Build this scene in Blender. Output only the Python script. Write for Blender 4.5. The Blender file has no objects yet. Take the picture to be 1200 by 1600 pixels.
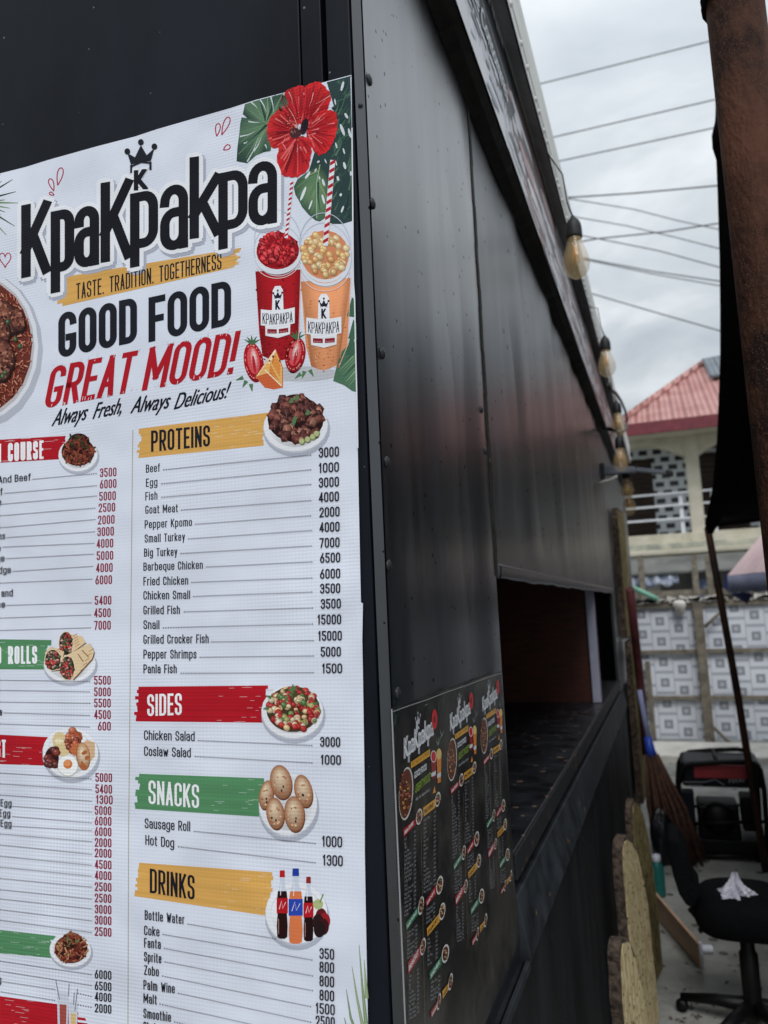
import bpy, bmesh, math, random
from mathutils import Vector, Matrix
from mathutils.geometry import tessellate_polygon
C = bpy.context.scene.collection
R = math.radians

# ------------------------------------------------------------------ camera
F_PX = 1204.7
YC = Vector((443.0, 138.0, F_PX)).normalized()            # world Y (along the stall's serving side) in lens axes
XC = Vector((3370.0, -302.0, -F_PX)); XC = (XC - YC * XC.dot(YC)).normalized()
ZC = XC.cross(YC)
CAM = Vector((0.36, -1.0, 1.75))
RIGHT = Vector((XC[0], YC[0], ZC[0])); DOWN = Vector((XC[1], YC[1], ZC[1])); FWD = Vector((XC[2], YC[2], ZC[2]))
cam = bpy.data.cameras.new('camera'); cam_o = bpy.data.objects.new('camera', cam); C.objects.link(cam_o)
cam.sensor_width = 36; cam.sensor_fit = 'AUTO'; cam.lens = 36 * F_PX / 1600
cam.clip_start = 0.02; cam.clip_end = 2000
M3 = Matrix((RIGHT, -DOWN, -FWD)).transposed()
cam_o.matrix_world = Matrix.Translation(CAM) @ M3.to_4x4()
cam.dof.use_dof = True; cam.dof.focus_distance = 1.18; cam.dof.aperture_fstop = 5.0
bpy.context.scene.camera = cam_o

def ray(u, v):
    x, y = (u - 600) / F_PX, (v - 800) / F_PX
    return RIGHT * x + DOWN * y + FWD
def onX(u, v, x0=0.0):
    r = ray(u, v); return CAM + r * ((x0 - CAM.x) / r.x)
def onY(u, v, y0=0.0):
    r = ray(u, v); return CAM + r * ((y0 - CAM.y) / r.y)
def onZ(u, v, z0=0.0):
    r = ray(u, v); return CAM + r * ((z0 - CAM.z) / r.z)
def atd(u, v, d):
    return CAM + ray(u, v) * d
def onP(u, v, p, n):
    r = ray(u, v); return CAM + r * ((p - CAM).dot(n) / r.dot(n))

# ------------------------------------------------------------------ world, sun, exposure
W = bpy.data.worlds.new('World'); bpy.context.scene.world = W; W.use_nodes = True
nt = W.node_tree; nt.nodes.clear()
def N(t, typ, **k):
    n = t.nodes.new(typ)
    for a, b in k.items(): setattr(n, a, b)
    return n
SUN_EL, SUN_AZ = R(50), R(163)
out = N(nt, 'ShaderNodeOutputWorld'); bg = N(nt, 'ShaderNodeBackground'); bg.inputs[1].default_value = 0.1
sky = N(nt, 'ShaderNodeTexSky', sky_type='NISHITA', sun_disc=False, sun_elevation=SUN_EL, sun_rotation=SUN_AZ)
tc = N(nt, 'ShaderNodeTexCoord'); sep = N(nt, 'ShaderNodeSeparateXYZ'); nt.links.new(tc.outputs['Generated'], sep.inputs[0])
den = N(nt, 'ShaderNodeMath', operation='ADD'); den.inputs[1].default_value = 0.22; nt.links.new(sep.outputs[2], den.inputs[0])
mx = N(nt, 'ShaderNodeMath', operation='MAXIMUM'); mx.inputs[1].default_value = 0.08; nt.links.new(den.outputs[0], mx.inputs[0])
dv = N(nt, 'ShaderNodeVectorMath', operation='DIVIDE'); nt.links.new(tc.outputs['Generated'], dv.inputs[0])
cmb = N(nt, 'ShaderNodeCombineXYZ')
for i in range(2): nt.links.new(mx.outputs[0], cmb.inputs[i])
cmb.inputs[2].default_value = 1e6
nt.links.new(cmb.outputs[0], dv.inputs[1])
n1 = N(nt, 'ShaderNodeTexNoise'); n1.inputs['Scale'].default_value = 2.3; n1.inputs['Detail'].default_value = 6; n1.inputs['Roughness'].default_value = .52
n1.inputs['Distortion'].default_value = .35
nt.links.new(dv.outputs[0], n1.inputs['Vector'])
cr = N(nt, 'ShaderNodeValToRGB'); e = cr.color_ramp.elements
e[0].position = .36; e[0].color = (3.85, 4.25, 4.65, 1)
e[1].position = .66; e[1].color = (6.8, 7.1, 7.3, 1)
el = cr.color_ramp.elements.new(.5); el.color = (4.75, 5.15, 5.5, 1)
nt.links.new(n1.outputs[0], cr.inputs[0])
grad = N(nt, 'ShaderNodeMapRange'); grad.inputs[1].default_value = 0.0; grad.inputs[2].default_value = 1.0
grad.inputs[3].default_value = 0.98; grad.inputs[4].default_value = 2.1
nt.links.new(sep.outputs[2], grad.inputs[0])
sc_ = N(nt, 'ShaderNodeVectorMath', operation='SCALE'); nt.links.new(cr.outputs[0], sc_.inputs[0]); nt.links.new(grad.outputs[0], sc_.inputs['Scale'])
mixw = N(nt, 'ShaderNodeMix', data_type='RGBA'); mixw.inputs[0].default_value = 0.94
nt.links.new(sky.outputs[0], mixw.inputs[6]); nt.links.new(sc_.outputs[0], mixw.inputs[7])
nt.links.new(mixw.outputs[2], bg.inputs[0]); nt.links.new(bg.outputs[0], out.inputs[0])

sl = bpy.data.lights.new('sun', 'SUN'); sl.energy = 1.45; sl.angle = R(25); sl.color = (1, .98, .96)
so = bpy.data.objects.new('sun', sl); C.objects.link(so)
sd = Vector((math.sin(SUN_AZ) * math.cos(SUN_EL), math.cos(SUN_AZ) * math.cos(SUN_EL), math.sin(SUN_EL)))
so.rotation_euler = sd.to_track_quat('Z', 'Y').to_euler(); so.location = (0, -4, 8)
vs = bpy.context.scene.view_settings
vs.view_transform = 'Standard'; vs.look = 'None'; vs.gamma = 1; vs.use_curve_mapping = False; vs.exposure = 0.0
bpy.context.scene.cycles.use_denoising = True

# ------------------------------------------------------------------ helpers
def s2l(c):
    c = c / 255.0
    return c / 12.92 if c <= .04045 else ((c + .055) / 1.055) ** 2.4
def rgb(r, g, b): return (s2l(r), s2l(g), s2l(b), 1.0)

def mat(name, c1, c2=None, scale=8.0, rough=.6, rough2=None, metal=0.0, bump=0.0, bscale=None, stretch=(1, 1, 1), detail=5, spec=.5,
        lo=.35, hi=.65, coat=0.0, specks=None, trans=0.0, alpha=1.0, ior=1.45):
    """one procedural surface: noise between two colours, noise roughness, bump and optional dark specks"""
    m = bpy.data.materials.new(name); m.use_nodes = True; t = m.node_tree; b = t.nodes['Principled BSDF']
    L = t.links.new
    b.inputs['Metallic'].default_value = metal; b.inputs['Specular IOR Level'].default_value = spec
    b.inputs['Roughness'].default_value = rough; b.inputs['Coat Weight'].default_value = coat
    b.inputs['Coat Roughness'].default_value = .28
    b.inputs['Transmission Weight'].default_value = trans; b.inputs['Alpha'].default_value = alpha; b.inputs['IOR'].default_value = ior
    tcn = N(t, 'ShaderNodeTexCoord'); mp = N(t, 'ShaderNodeMapping'); mp.inputs['Scale'].default_value = stretch
    L(tcn.outputs['Object'], mp.inputs[0])
    nz = N(t, 'ShaderNodeTexNoise'); nz.inputs['Scale'].default_value = scale; nz.inputs['Detail'].default_value = detail
    nz.inputs['Roughness'].default_value = .6
    L(mp.outputs[0], nz.inputs['Vector'])
    r = N(t, 'ShaderNodeValToRGB'); r.color_ramp.elements[0].position = lo; r.color_ramp.elements[1].position = hi
    r.color_ramp.elements[0].color = c1; r.color_ramp.elements[1].color = c2 or c1
    L(nz.outputs[0], r.inputs[0]); col = r.outputs[0]
    if specks:
        sc, thr, sc_col = specks
        vz = N(t, 'ShaderNodeTexVoronoi'); vz.inputs['Scale'].default_value = sc; L(tcn.outputs['Object'], vz.inputs['Vector'])
        nz3 = N(t, 'ShaderNodeTexNoise'); nz3.inputs['Scale'].default_value = sc * .3; L(tcn.outputs['Object'], nz3.inputs['Vector'])
        mm = N(t, 'ShaderNodeMath', operation='MULTIPLY_ADD'); mm.inputs[1].default_value = -.25; mm.inputs[2].default_value = thr + .125
        L(nz3.outputs[0], mm.inputs[0])
        lt = N(t, 'ShaderNodeMath', operation='LESS_THAN'); L(vz.outputs['Distance'], lt.inputs[0]); L(mm.outputs[0], lt.inputs[1])
        mxn = N(t, 'ShaderNodeMix', data_type='RGBA'); L(lt.outputs[0], mxn.inputs[0]); L(col, mxn.inputs[6]); mxn.inputs[7].default_value = sc_col
        col = mxn.outputs[2]
        inv = N(t, 'ShaderNodeMapRange'); inv.inputs[3].default_value = spec; inv.inputs[4].default_value = spec * .1; L(lt.outputs[0], inv.inputs[0]); L(inv.outputs[0], b.inputs['Specular IOR Level'])
        if coat:
            inv = N(t, 'ShaderNodeMapRange'); inv.inputs[3].default_value = coat; inv.inputs[4].default_value = 0; L(lt.outputs[0], inv.inputs[0]); L(inv.outputs[0], b.inputs['Coat Weight'])
    L(col, b.inputs['Base Color'])
    if rough2 is not None:
        mr = N(t, 'ShaderNodeMapRange'); mr.inputs[3].default_value = rough; mr.inputs[4].default_value = rough2
        mr.inputs[1].default_value = .3; mr.inputs[2].default_value = .7
        L(nz.outputs[0], mr.inputs[0]); L(mr.outputs[0], b.inputs['Roughness'])
    if bump:
        bn = N(t, 'ShaderNodeBump'); bn.inputs['Distance'].default_value = bump; bn.inputs['Strength'].default_value = 1
        nz2 = N(t, 'ShaderNodeTexNoise'); nz2.inputs['Scale'].default_value = bscale or scale; nz2.inputs['Detail'].default_value = 4
        L(mp.outputs[0], nz2.inputs['Vector']); L(nz2.outputs[0], bn.inputs['Height']); L(bn.outputs[0], b.inputs['Normal'])
    return m

def ink(name, rough=.5, weave=True, spec=.5, dust=0.0, coat=0.0):
    """printed sheet: ink colour from the mesh, vinyl weave bump"""
    m = bpy.data.materials.new(name); m.use_nodes = True; t = m.node_tree; b = t.nodes['Principled BSDF']; L = t.links.new
    at = N(t, 'ShaderNodeAttribute'); at.attribute_name = 'Col'
    col = at.outputs[0]
    tcn = N(t, 'ShaderNodeTexCoord')
    if dust:
        nz = N(t, 'ShaderNodeTexNoise'); nz.inputs['Scale'].default_value = 6; nz.inputs['Detail'].default_value = 8; nz.inputs['Roughness'].default_value = .7
        L(tcn.outputs['Object'], nz.inputs['Vector'])
        mr = N(t, 'ShaderNodeMapRange'); mr.inputs[1].default_value = .42; mr.inputs[2].default_value = .74; mr.inputs[4].default_value = dust
        L(nz.outputs[0], mr.inputs[0])
        mxn = N(t, 'ShaderNodeMix', data_type='RGBA'); L(mr.outputs[0], mxn.inputs[0]); L(col, mxn.inputs[6]); mxn.inputs[7].default_value = rgb(150, 145, 135)
        col = mxn.outputs[2]
    else:   # faint print mottling and grime
        nz = N(t, 'ShaderNodeTexNoise'); nz.inputs['Scale'].default_value = 5; nz.inputs['Detail'].default_value = 6
        L(tcn.outputs['Object'], nz.inputs['Vector'])
        mr = N(t, 'ShaderNodeMapRange'); mr.inputs[1].default_value = .3; mr.inputs[2].default_value = .7; mr.inputs[3].default_value = .9; mr.inputs[4].default_value = 1.02
        L(nz.outputs[0], mr.inputs[0])
        vm = N(t, 'ShaderNodeVectorMath', operation='SCALE'); L(col, vm.inputs[0]); L(mr.outputs[0], vm.inputs['Scale']); col = vm.outputs[0]
    L(col, b.inputs['Base Color'])
    b.inputs['Roughness'].default_value = rough; b.inputs['Specular IOR Level'].default_value = spec; b.inputs['Coat Weight'].default_value = coat
    b.inputs['Coat Roughness'].default_value = .15
    if weave:
        mp = N(t, 'ShaderNodeMapping'); L(tcn.outputs['Object'], mp.inputs[0])
        w1 = N(t, 'ShaderNodeTexWave', wave_type='BANDS', bands_direction='X'); w1.inputs['Scale'].default_value = 52; w1.inputs['Distortion'].default_value = .6
        w2 = N(t, 'ShaderNodeTexWave', wave_type='BANDS', bands_direction='Z'); w2.inputs['Scale'].default_value = 62; w2.inputs['Distortion'].default_value = .8
        for w in (w1, w2): L(mp.outputs[0], w.inputs['Vector'])
        nz2 = N(t, 'ShaderNodeTexNoise'); nz2.inputs['Scale'].default_value = 4.5; L(tcn.outputs['Object'], nz2.inputs['Vector'])
        ad = N(t, 'ShaderNodeMath', operation='ADD'); L(w1.outputs[1], ad.inputs[0]); L(w2.outputs[1], ad.inputs[1])
        bn = N(t, 'ShaderNodeBump'); bn.inputs['Distance'].default_value = .0005; ms = N(t, 'ShaderNodeMapRange'); ms.inputs[1].default_value = .38; ms.inputs[2].default_value = .66; ms.inputs[3].default_value = .06; ms.inputs[4].default_value = .42; nz4 = N(t, 'ShaderNodeTexNoise'); nz4.inputs['Scale'].default_value = 3; L(tcn.outputs['Object'], nz4.inputs['Vector']); L(nz4.outputs[0], ms.inputs[0]); L(ms.outputs[0], bn.inputs['Strength']); L(ad.outputs[0], bn.inputs['Height'])
        bn2 = N(t, 'ShaderNodeBump'); bn2.inputs['Distance'].default_value = .045; bn2.inputs['Strength'].default_value = .55; L(nz2.outputs[0], bn2.inputs['Height'])
        L(bn2.outputs[0], bn.inputs['Normal']); L(bn.outputs[0], b.inputs['Normal'])
    return m

class MB:
    """collects shapes in world space; build() links them as one mesh object under a parent"""
    def __init__(s): s.v = []; s.f = []; s.c = []; s.sm = []
    def add(s, vs, fs, col=None, smooth=False):
        o = len(s.v); s.v += [Vector(p) for p in vs]
        for f in fs: s.f.append(tuple(o + i for i in f)); s.c.append(col); s.sm.append(smooth)
        return s
    def box(s, a, b, col=None, rot=None, piv=None):
        x0, y0, z0 = a; x1, y1, z1 = b
        vs = [Vector(p) for p in ((x0, y0, z0), (x1, y0, z0), (x1, y1, z0), (x0, y1, z0), (x0, y0, z1), (x1, y0, z1), (x1, y1, z1), (x0, y1, z1))]
        if rot is not None:
            piv = Vector(piv) if piv is not None else sum(vs, Vector()) / 8
            vs = [piv + rot @ (p - piv) for p in vs]
        return s.add(vs, [(0, 3, 2, 1), (4, 5, 6, 7), (0, 1, 5, 4), (1, 2, 6, 5), (2, 3, 7, 6), (3, 0, 4, 7)], col)
    def tube(s, path, r, n=10, col=None, cap=True, smooth=True):
        P = [Vector(p) for p in path]; rs = r if isinstance(r, (list, tuple)) else [r] * len(P)
        vs = []; up = None
        for i, p in enumerate(P):
            d = (P[min(i + 1, len(P) - 1)] - P[max(i - 1, 0)]).normalized()
            if up is None:
                up = d.orthogonal().normalized()
            up = (up - d * up.dot(d)).normalized(); sd_ = d.cross(up)
            for k in range(n):
                a = 2 * math.pi * k / n; vs.append(p + (up * math.cos(a) + sd_ * math.sin(a)) * rs[i])
        fs = []
        for i in range(len(P) - 1):
            for k in range(n):
                fs.append((i * n + k, i * n + (k + 1) % n, (i + 1) * n + (k + 1) % n, (i + 1) * n + k))
        s.add(vs, fs, col, smooth)
        if cap:
            s.add(vs[:n], [tuple(reversed(range(n)))], col); s.add(vs[-n:], [tuple(range(n))], col)
        return s
    def lathe(s, prof, base, axis=Vector((0, 0, 1)), n=20, col=None):
        axis = Vector(axis).normalized(); u = axis.orthogonal().normalized(); w = axis.cross(u); vs = []; base = Vector(base)
        for (r, h) in prof:
            for k in range(n):
                a = 2 * math.pi * k / n; vs.append(base + axis * h + (u * math.cos(a) + w * math.sin(a)) * max(r, 1e-5))
        fs = []
        for i in range(len(prof) - 1):
            for k in range(n):
                fs.append((i * n + k, i * n + (k + 1) % n, (i + 1) * n + (k + 1) % n, (i + 1) * n + k))
        return s.add(vs, fs, col, True)
    def prism(s, pts, d, col=None, smooth=False):
        """closed outline pts (3D, planar) pushed along vector d"""
        P = [Vector(p) for p in pts]; n = len(P); d = Vector(d)
        vs = P + [p + d for p in P]
        tri = tessellate_polygon([P])
        fs = [tuple(t) for t in tri] + [tuple(n + i for i in reversed(t)) for t in tri]
        s.add(vs, fs, col)
        s.add(vs, [(i, (i + 1) % n, n + (i + 1) % n, n + i) for i in range(n)], col, smooth)
        return s
    def grid(s, fn, nu, nv, col=None, smooth=True):
        vs = [fn(i / nu, j / nv) for j in range(nv + 1) for i in range(nu + 1)]
        fs = [(j * (nu + 1) + i, j * (nu + 1) + i + 1, (j + 1) * (nu + 1) + i + 1, (j + 1) * (nu + 1) + i) for j in range(nv) for i in range(nu)]
        return s.add(vs, fs, col, smooth)
    def build(s, name, m, parent=None, bevel=0.0, solid=0.0, subsurf=0):
        me = bpy.data.meshes.new(name); org = Vector((0, 0, 0))
        if parent is not None:
            p = parent
            while p is not None: org = org + p.location; p = p.parent
        me.from_pydata([tuple(p - org) for p in s.v], [], s.f)
        me.polygons.foreach_set('use_smooth', s.sm)
        if any(c is not None for c in s.c):
            at = me.color_attributes.new('Col', 'FLOAT_COLOR', 'CORNER'); buf = []
            for f, c in zip(s.f, s.c): buf += [x for q in c for x in q] if isinstance(c, list) and isinstance(c[0], tuple) else list(c or (.8, .8, .8, 1)) * len(f)
            at.data.foreach_set('color', buf)
        bm = bmesh.new(); bm.from_mesh(me)
        if not any(c is not None for c in s.c):
            bmesh.ops.remove_doubles(bm, verts=bm.verts, dist=1e-5); bmesh.ops.recalc_face_normals(bm, faces=bm.faces)
        bm.to_mesh(me); bm.free()
        me.materials.append(m)
        o = bpy.data.objects.new(name, me); C.objects.link(o)
        if parent is not None: o.parent = parent
        if bevel:
            b = o.modifiers.new('bevel', 'BEVEL'); b.width = bevel; b.segments = 2; b.limit_method = 'ANGLE'
        if solid:
            q = o.modifiers.new('solid', 'SOLIDIFY'); q.thickness = solid; q.offset = 0
        if subsurf:
            q = o.modifiers.new('sub', 'SUBSURF'); q.levels = subsurf; q.render_levels = subsurf
        return o

def thing(name, label, cat, loc=(0, 0, 0), group=None):
    o = bpy.data.objects.new(name, None); C.objects.link(o); o.location = loc; o.empty_display_size = .1
    o['label'] = label; o['category'] = cat
    if group: o['group'] = group
    return o
def tag(o, label, cat, group=None):
    o['label'] = label; o['category'] = cat
    if group: o['group'] = group
    return o
def struct(o, kind='structure'): o['kind'] = kind; return o

# ------------------------------------------------------------------ flat print on a real plane
_fc = bpy.data.curves.new('type', 'FONT'); _fo = bpy.data.objects.new('type', _fc); _cache = {}
def glyphs(txt, res=3, off=0.0):
    k = (txt, res, off)
    if k not in _cache:
        _fc.body = txt; _fc.resolution_u = res; _fc.offset = off
        me = _fo.to_mesh()
        _cache[k] = ([(v.co.x, v.co.y) for v in me.vertices], [tuple(p.vertices) for p in me.polygons])
        _fo.to_mesh_clear()
    return _cache[k]
CAP = .682
def _o(x0, y0, x1, y1): return [(x0, y0, 1), (x1, y0, 1), (x1, y1, 1), (x0, y1, 1), (x0, y0, 1)]
X_ = .73
SF = {'A': [[(0, 0), (.5, 1), (1, 0)], [(.2, .28), (.8, .28)]], 'B': [[(0, 0), (0, 1), (.95, 1, 1), (.95, .53, 1), (0, .53)], [(.4, .53), (1, .53, 1), (1, 0, 1), (0, 0)]], 'C': [[(1, .7), (1, 1, 1), (0, 1, 1), (0, 0, 1), (1, 0, 1), (1, .3)]],
 'D': [[(0, 0), (0, 1), (1, 1, 1), (1, 0, 1), (0, 0)]], 'E': [[(1, 1), (0, 1), (0, 0), (1, 0)], [(0, .52), (.85, .52)]], 'F': [[(1, 1), (0, 1), (0, 0)], [(0, .5), (.85, .5)]], 'G': [[(1, .82), (1, 1, 1), (0, 1, 1), (0, 0, 1), (1, 0, 1), (1, .42), (.64, .42)]],
 'H': [[(0, 0), (0, 1)], [(1, 0), (1, 1)], [(0, .52), (1, .52)]], 'I': [[(0, 0), (0, 1)]], 'J': [[(1, 1), (1, 0, 1), (0, 0, 1), (0, .25)]], 'K': [[(0, 0), (0, 1)], [(1, 1), (0, .36)], [(.34, .58), (1, 0)]], 'L': [[(0, 1), (0, 0), (1, 0)]],
 'M': [[(0, 0), (0, 1), (.5, .25), (1, 1), (1, 0)]], 'N': [[(0, 0), (0, 1), (1, 0), (1, 1)]], 'O': [_o(0, 0, 1, 1)], 'P': [[(0, 0), (0, 1), (1, 1, 1), (1, .44, 1), (0, .44)]], 'R': [[(0, 0), (0, 1), (1, 1, 1), (1, .46, 1), (0, .46)], [(.5, .46), (1, 0)]],
 'S': [[(1, .75), (1, 1, 1), (0, 1, 1), (0, .54, 1), (1, .47, 1), (1, 0, 1), (0, 0, 1), (0, .25)]], 'T': [[(0, 1), (1, 1)], [(.5, 1), (.5, 0)]], 'U': [[(0, 1), (0, 0, 1), (1, 0, 1), (1, 1)]], 'V': [[(0, 1), (.5, 0), (1, 1)]], 'W': [[(0, 1), (.25, 0), (.5, .8), (.75, 0), (1, 1)]],
 'Y': [[(0, 1), (.5, .45), (1, 1)], [(.5, .45), (.5, 0)]], 'Z': [[(0, 1), (1, 1), (0, 0), (1, 0)]], '0': [_o(0, 0, 1, 1)], '1': [[(.1, .8), (.65, 1), (.65, 0)]], '2': [[(0, .74), (0, 1, 1), (1, 1, 1), (1, .62), (0, 0), (1, 0)]],
 '3': [[(0, .78), (0, 1, 1), (1, 1, 1), (1, .54, 1), (.4, .54)], [(.4, .54), (1, .54, 1), (1, 0, 1), (0, 0, 1), (0, .22)]], '4': [[(.76, 0), (.76, 1), (0, .24), (1.08, .24)]], '5': [[(1, 1), (.06, 1), (.03, .6), (1, .6, 1), (1, 0, 1), (0, 0, 1), (0, .22)]],
 '6': [[(.72, 1), (.04, .44)], _o(0, 0, 1, .58)], '7': [[(0, 1), (1, 1), (.36, 0)]], '8': [_o(.04, .53, .96, 1), _o(0, 0, 1, .53)], '9': [[(.28, 0), (.96, .56)], _o(0, .42, 1, 1)],
 'a': [[(0, .58), (0, X_, 1), (1, X_, 1), (1, 0)], [(1, .43), (0, .43, 1), (0, 0, 1), (1, 0, 1), (1, .2)]], 'b': [[(0, 1), (0, 0)], [(0, X_), (1, X_, 1), (1, 0, 1), (0, 0)]], 'c': [[(1, .52), (1, X_, 1), (0, X_, 1), (0, 0, 1), (1, 0, 1), (1, .2)]], 'd': [[(1, 1), (1, 0)], [(1, X_), (0, X_, 1), (0, 0, 1), (1, 0)]],
 'e': [[(0, .37), (1, .37), (1, X_, 1), (0, X_, 1), (0, 0, 1), (1, 0, 1), (1, .16)]], 'f': [[(.4, 0), (.4, 1, 1), (1, 1)], [(0, X_), (.9, X_)]], 'g': [[(1, X_), (0, X_, 1), (0, .04, 1), (1, .04)], [(1, X_), (1, -.27, 1), (0, -.27, 1), (0, -.17)]], 'h': [[(0, 0), (0, 1)], [(0, X_), (1, X_, 1), (1, 0)]], 'i': [[(0, 0), (0, X_)], [(0, .95), (0, .98)]],
 'k': [[(0, 0), (0, 1)], [(1, X_), (0, .26)], [(.36, .42), (1, 0)]], 'l': [[(0, 0), (0, 1)]], 'm': [[(0, 0), (0, X_)], [(0, X_), (.5, X_, 1), (.5, 0)], [(.5, X_), (1, X_, 1), (1, 0)]], 'n': [[(0, 0), (0, X_)], [(0, X_), (1, X_, 1), (1, 0)]], 'o': [_o(0, 0, 1, X_)], 'p': [[(0, X_), (0, -.28)], [(0, X_), (1, X_, 1), (1, 0, 1), (0, 0)]],
 'q': [[(1, X_), (1, -.28)], [(1, X_), (0, X_, 1), (0, 0, 1), (1, 0)]], 'r': [[(0, 0), (0, X_)], [(0, .45), (0, X_, 1), (1, X_)]], 's': [[(1, .56), (1, X_, 1), (0, X_, 1), (0, .4, 1), (1, .34, 1), (1, 0, 1), (0, 0, 1), (0, .17)]], 't': [[(.4, .95), (.4, 0, 1), (1, 0)], [(0, X_), (.95, X_)]],
 'u': [[(0, X_), (0, 0, 1), (1, 0)], [(1, 0), (1, X_)]], 'v': [[(0, X_), (.5, 0), (1, X_)]], 'w': [[(0, X_), (.25, 0), (.5, .6), (.75, 0), (1, X_)]], 'y': [[(0, X_), (.5, .05)], [(1, X_), (.3, -.28)]], 'z': [[(0, X_), (1, X_), (0, 0), (1, 0)]], '.': [[(0, 0), (0, .02)]], ',': [[(0, .03), (0, -.1)]], '!': [[(0, .34), (0, 1)], [(0, 0), (0, .03)]]}
SW = {'I': 0, 'i': 0, 'l': 0, '.': 0, ',': 0, '!': 0, '1': .3, 'M': .62, 'W': .68, 'm': .66, 'w': .6, 'r': .3, 'f': .31, 't': .31, 'E': .4, 'F': .39, 'L': .38, 'T': .44, 'J': .4, 's': .4, 'c': .4, 'a': .42, 'e': .43, 'n': .42, 'u': .42, 'h': .42, 'o': .43, 'k': .42, 'v': .42, 'y': .42, 'z': .36}
def RING(bx, by): return [(-bx, -by), (0, -by), (bx, -by), (-bx, 0), (0, 0), (bx, 0), (-bx, by), (0, by), (bx, by)]
class Art:
    def __init__(s, proj, lift=.00012): s.mb = MB(); s.proj = proj; s.z = lift
    def tri(s, pts, fs, col):
        s.mb.add([s.proj(p[0], p[1], s.z) for p in pts], fs, col); s.z += 2e-6
    def poly(s, pts, col):
        s.tri(pts, [tuple(t) for t in tessellate_polygon([[Vector((p[0], p[1], 0)) for p in pts]])], col)
    def ell(s, cx, cy, rx, ry, col, rot=0.0, n=22, a0=0.0, a1=360.0):
        c, sn = math.cos(R(rot)), math.sin(R(rot)); P = []
        for k in range(n):
            a = R(a0 + (a1 - a0) * k / (n if a1 - a0 >= 360 else n - 1)); x, y = rx * math.cos(a), ry * math.sin(a)
            P.append((cx + x * c - y * sn, cy + x * sn + y * c))
        s.poly(P, col)
    def fan(s, c, cc, pts, cols):
        """printed tone running from the point c (colour cc) to the outline"""
        n = len(pts); o = len(s.mb.v); s.mb.v += [s.proj(c[0], c[1], s.z)] + [s.proj(p[0], p[1], s.z) for p in pts]
        for i in range(n):
            j = (i + 1) % n; s.mb.f.append((o, o + 1 + i, o + 1 + j)); s.mb.c.append([cc, cols[i], cols[j]]); s.mb.sm.append(False)
        s.z += 2e-6
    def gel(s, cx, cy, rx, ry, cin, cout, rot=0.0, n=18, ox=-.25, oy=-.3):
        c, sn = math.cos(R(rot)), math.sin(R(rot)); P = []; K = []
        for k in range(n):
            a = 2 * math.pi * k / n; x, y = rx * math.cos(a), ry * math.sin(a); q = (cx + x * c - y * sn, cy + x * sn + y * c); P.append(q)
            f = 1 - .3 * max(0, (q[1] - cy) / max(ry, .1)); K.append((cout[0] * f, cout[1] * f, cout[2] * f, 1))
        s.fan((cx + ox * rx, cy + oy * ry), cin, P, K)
    def ring(s, cx, cy, rx, ry, w, col, rot=0.0, n=26, a0=0.0, a1=360.0):
        c, sn = math.cos(R(rot)), math.sin(R(rot)); P = []
        for k in range(n + 1):
            a = R(a0 + (a1 - a0) * k / n)
            for q in (0, w):
                x, y = (rx - q) * math.cos(a), (ry - q) * math.sin(a); P.append((cx + x * c - y * sn, cy + x * sn + y * c))
        s.tri(P, [(2 * k, 2 * k + 1, 2 * k + 3, 2 * k + 2) for k in range(n)], col)
    def line(s, pts, w, col, taper=False):
        n = len(pts); P = []
        for i in range(n):
            a, b = pts[max(i - 1, 0)], pts[min(i + 1, n - 1)]; dx, dy = b[0] - a[0], b[1] - a[1]; l = math.hypot(dx, dy) or 1
            ww = w * (1 - .85 * i / (n - 1)) if taper else w
            P += [(pts[i][0] - dy / l * ww / 2, pts[i][1] + dx / l * ww / 2), (pts[i][0] + dy / l * ww / 2, pts[i][1] - dx / l * ww / 2)]
        s.tri(P, [(2 * i, 2 * i + 1, 2 * i + 3, 2 * i + 2) for i in range(n - 1)], col)
    def text(s, txt, x0, y0, x1, y1, cap, col, bold=0.0, shear=0.0, res=3, off=0.0, tilt=0.0, curve=0.0):
        vs_, fs = glyphs(txt, res, off)
        lo, hi = min(v[0] for v in vs_), max(v[0] for v in vs_)
        bx, by = bold if isinstance(bold, tuple) else (bold, 0)
        x0 += bx; x1 -= bx; cap = cap - 2 * by; y0 -= by; y1 -= by
        for dx, dy in (RING(bx, by) if by else ((-bx, 0), (bx, 0)) if bx else ((0, 0),)):
            P = []
            for gx, gy in vs_:
                t = (gx - lo) / (hi - lo); h = gy / CAP
                P.append((x0 + (x1 - x0) * t + h * cap * (shear + tilt) + dx, y0 + (y1 - y0) * t - h * cap + dy))
            s.tri(P, fs, col)
    def glyph(s, ch, x0, x1, yt, yb, slope, col, bold=0.0, grow=0.0, dx=0, dy=0):
        vs_, fs = glyphs(ch, 6)
        bx, by = bold if isinstance(bold, tuple) else (bold, 0)
        x0 += bx; x1 -= bx; yt += by; yb -= by
        a, b = min(v[0] for v in vs_), max(v[0] for v in vs_); c, d = min(v[1] for v in vs_), max(v[1] for v in vs_)
        for q, qy in (RING(bx, by) if by else ((-bx, 0), (0, 0), (bx, 0)) if bx else ((0, 0),)):
            P = []
            for gx, gy in vs_:
                x = x0 - grow + (x1 - x0 + 2 * grow) * (gx - a) / (b - a)
                y = yb + grow + (yt - yb - 2 * grow) * (gy - c) / (d - c) + slope * (x - x0)
                P.append((x + q + dx, y + qy + dy))
            s.tri(P, fs, col)
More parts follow.
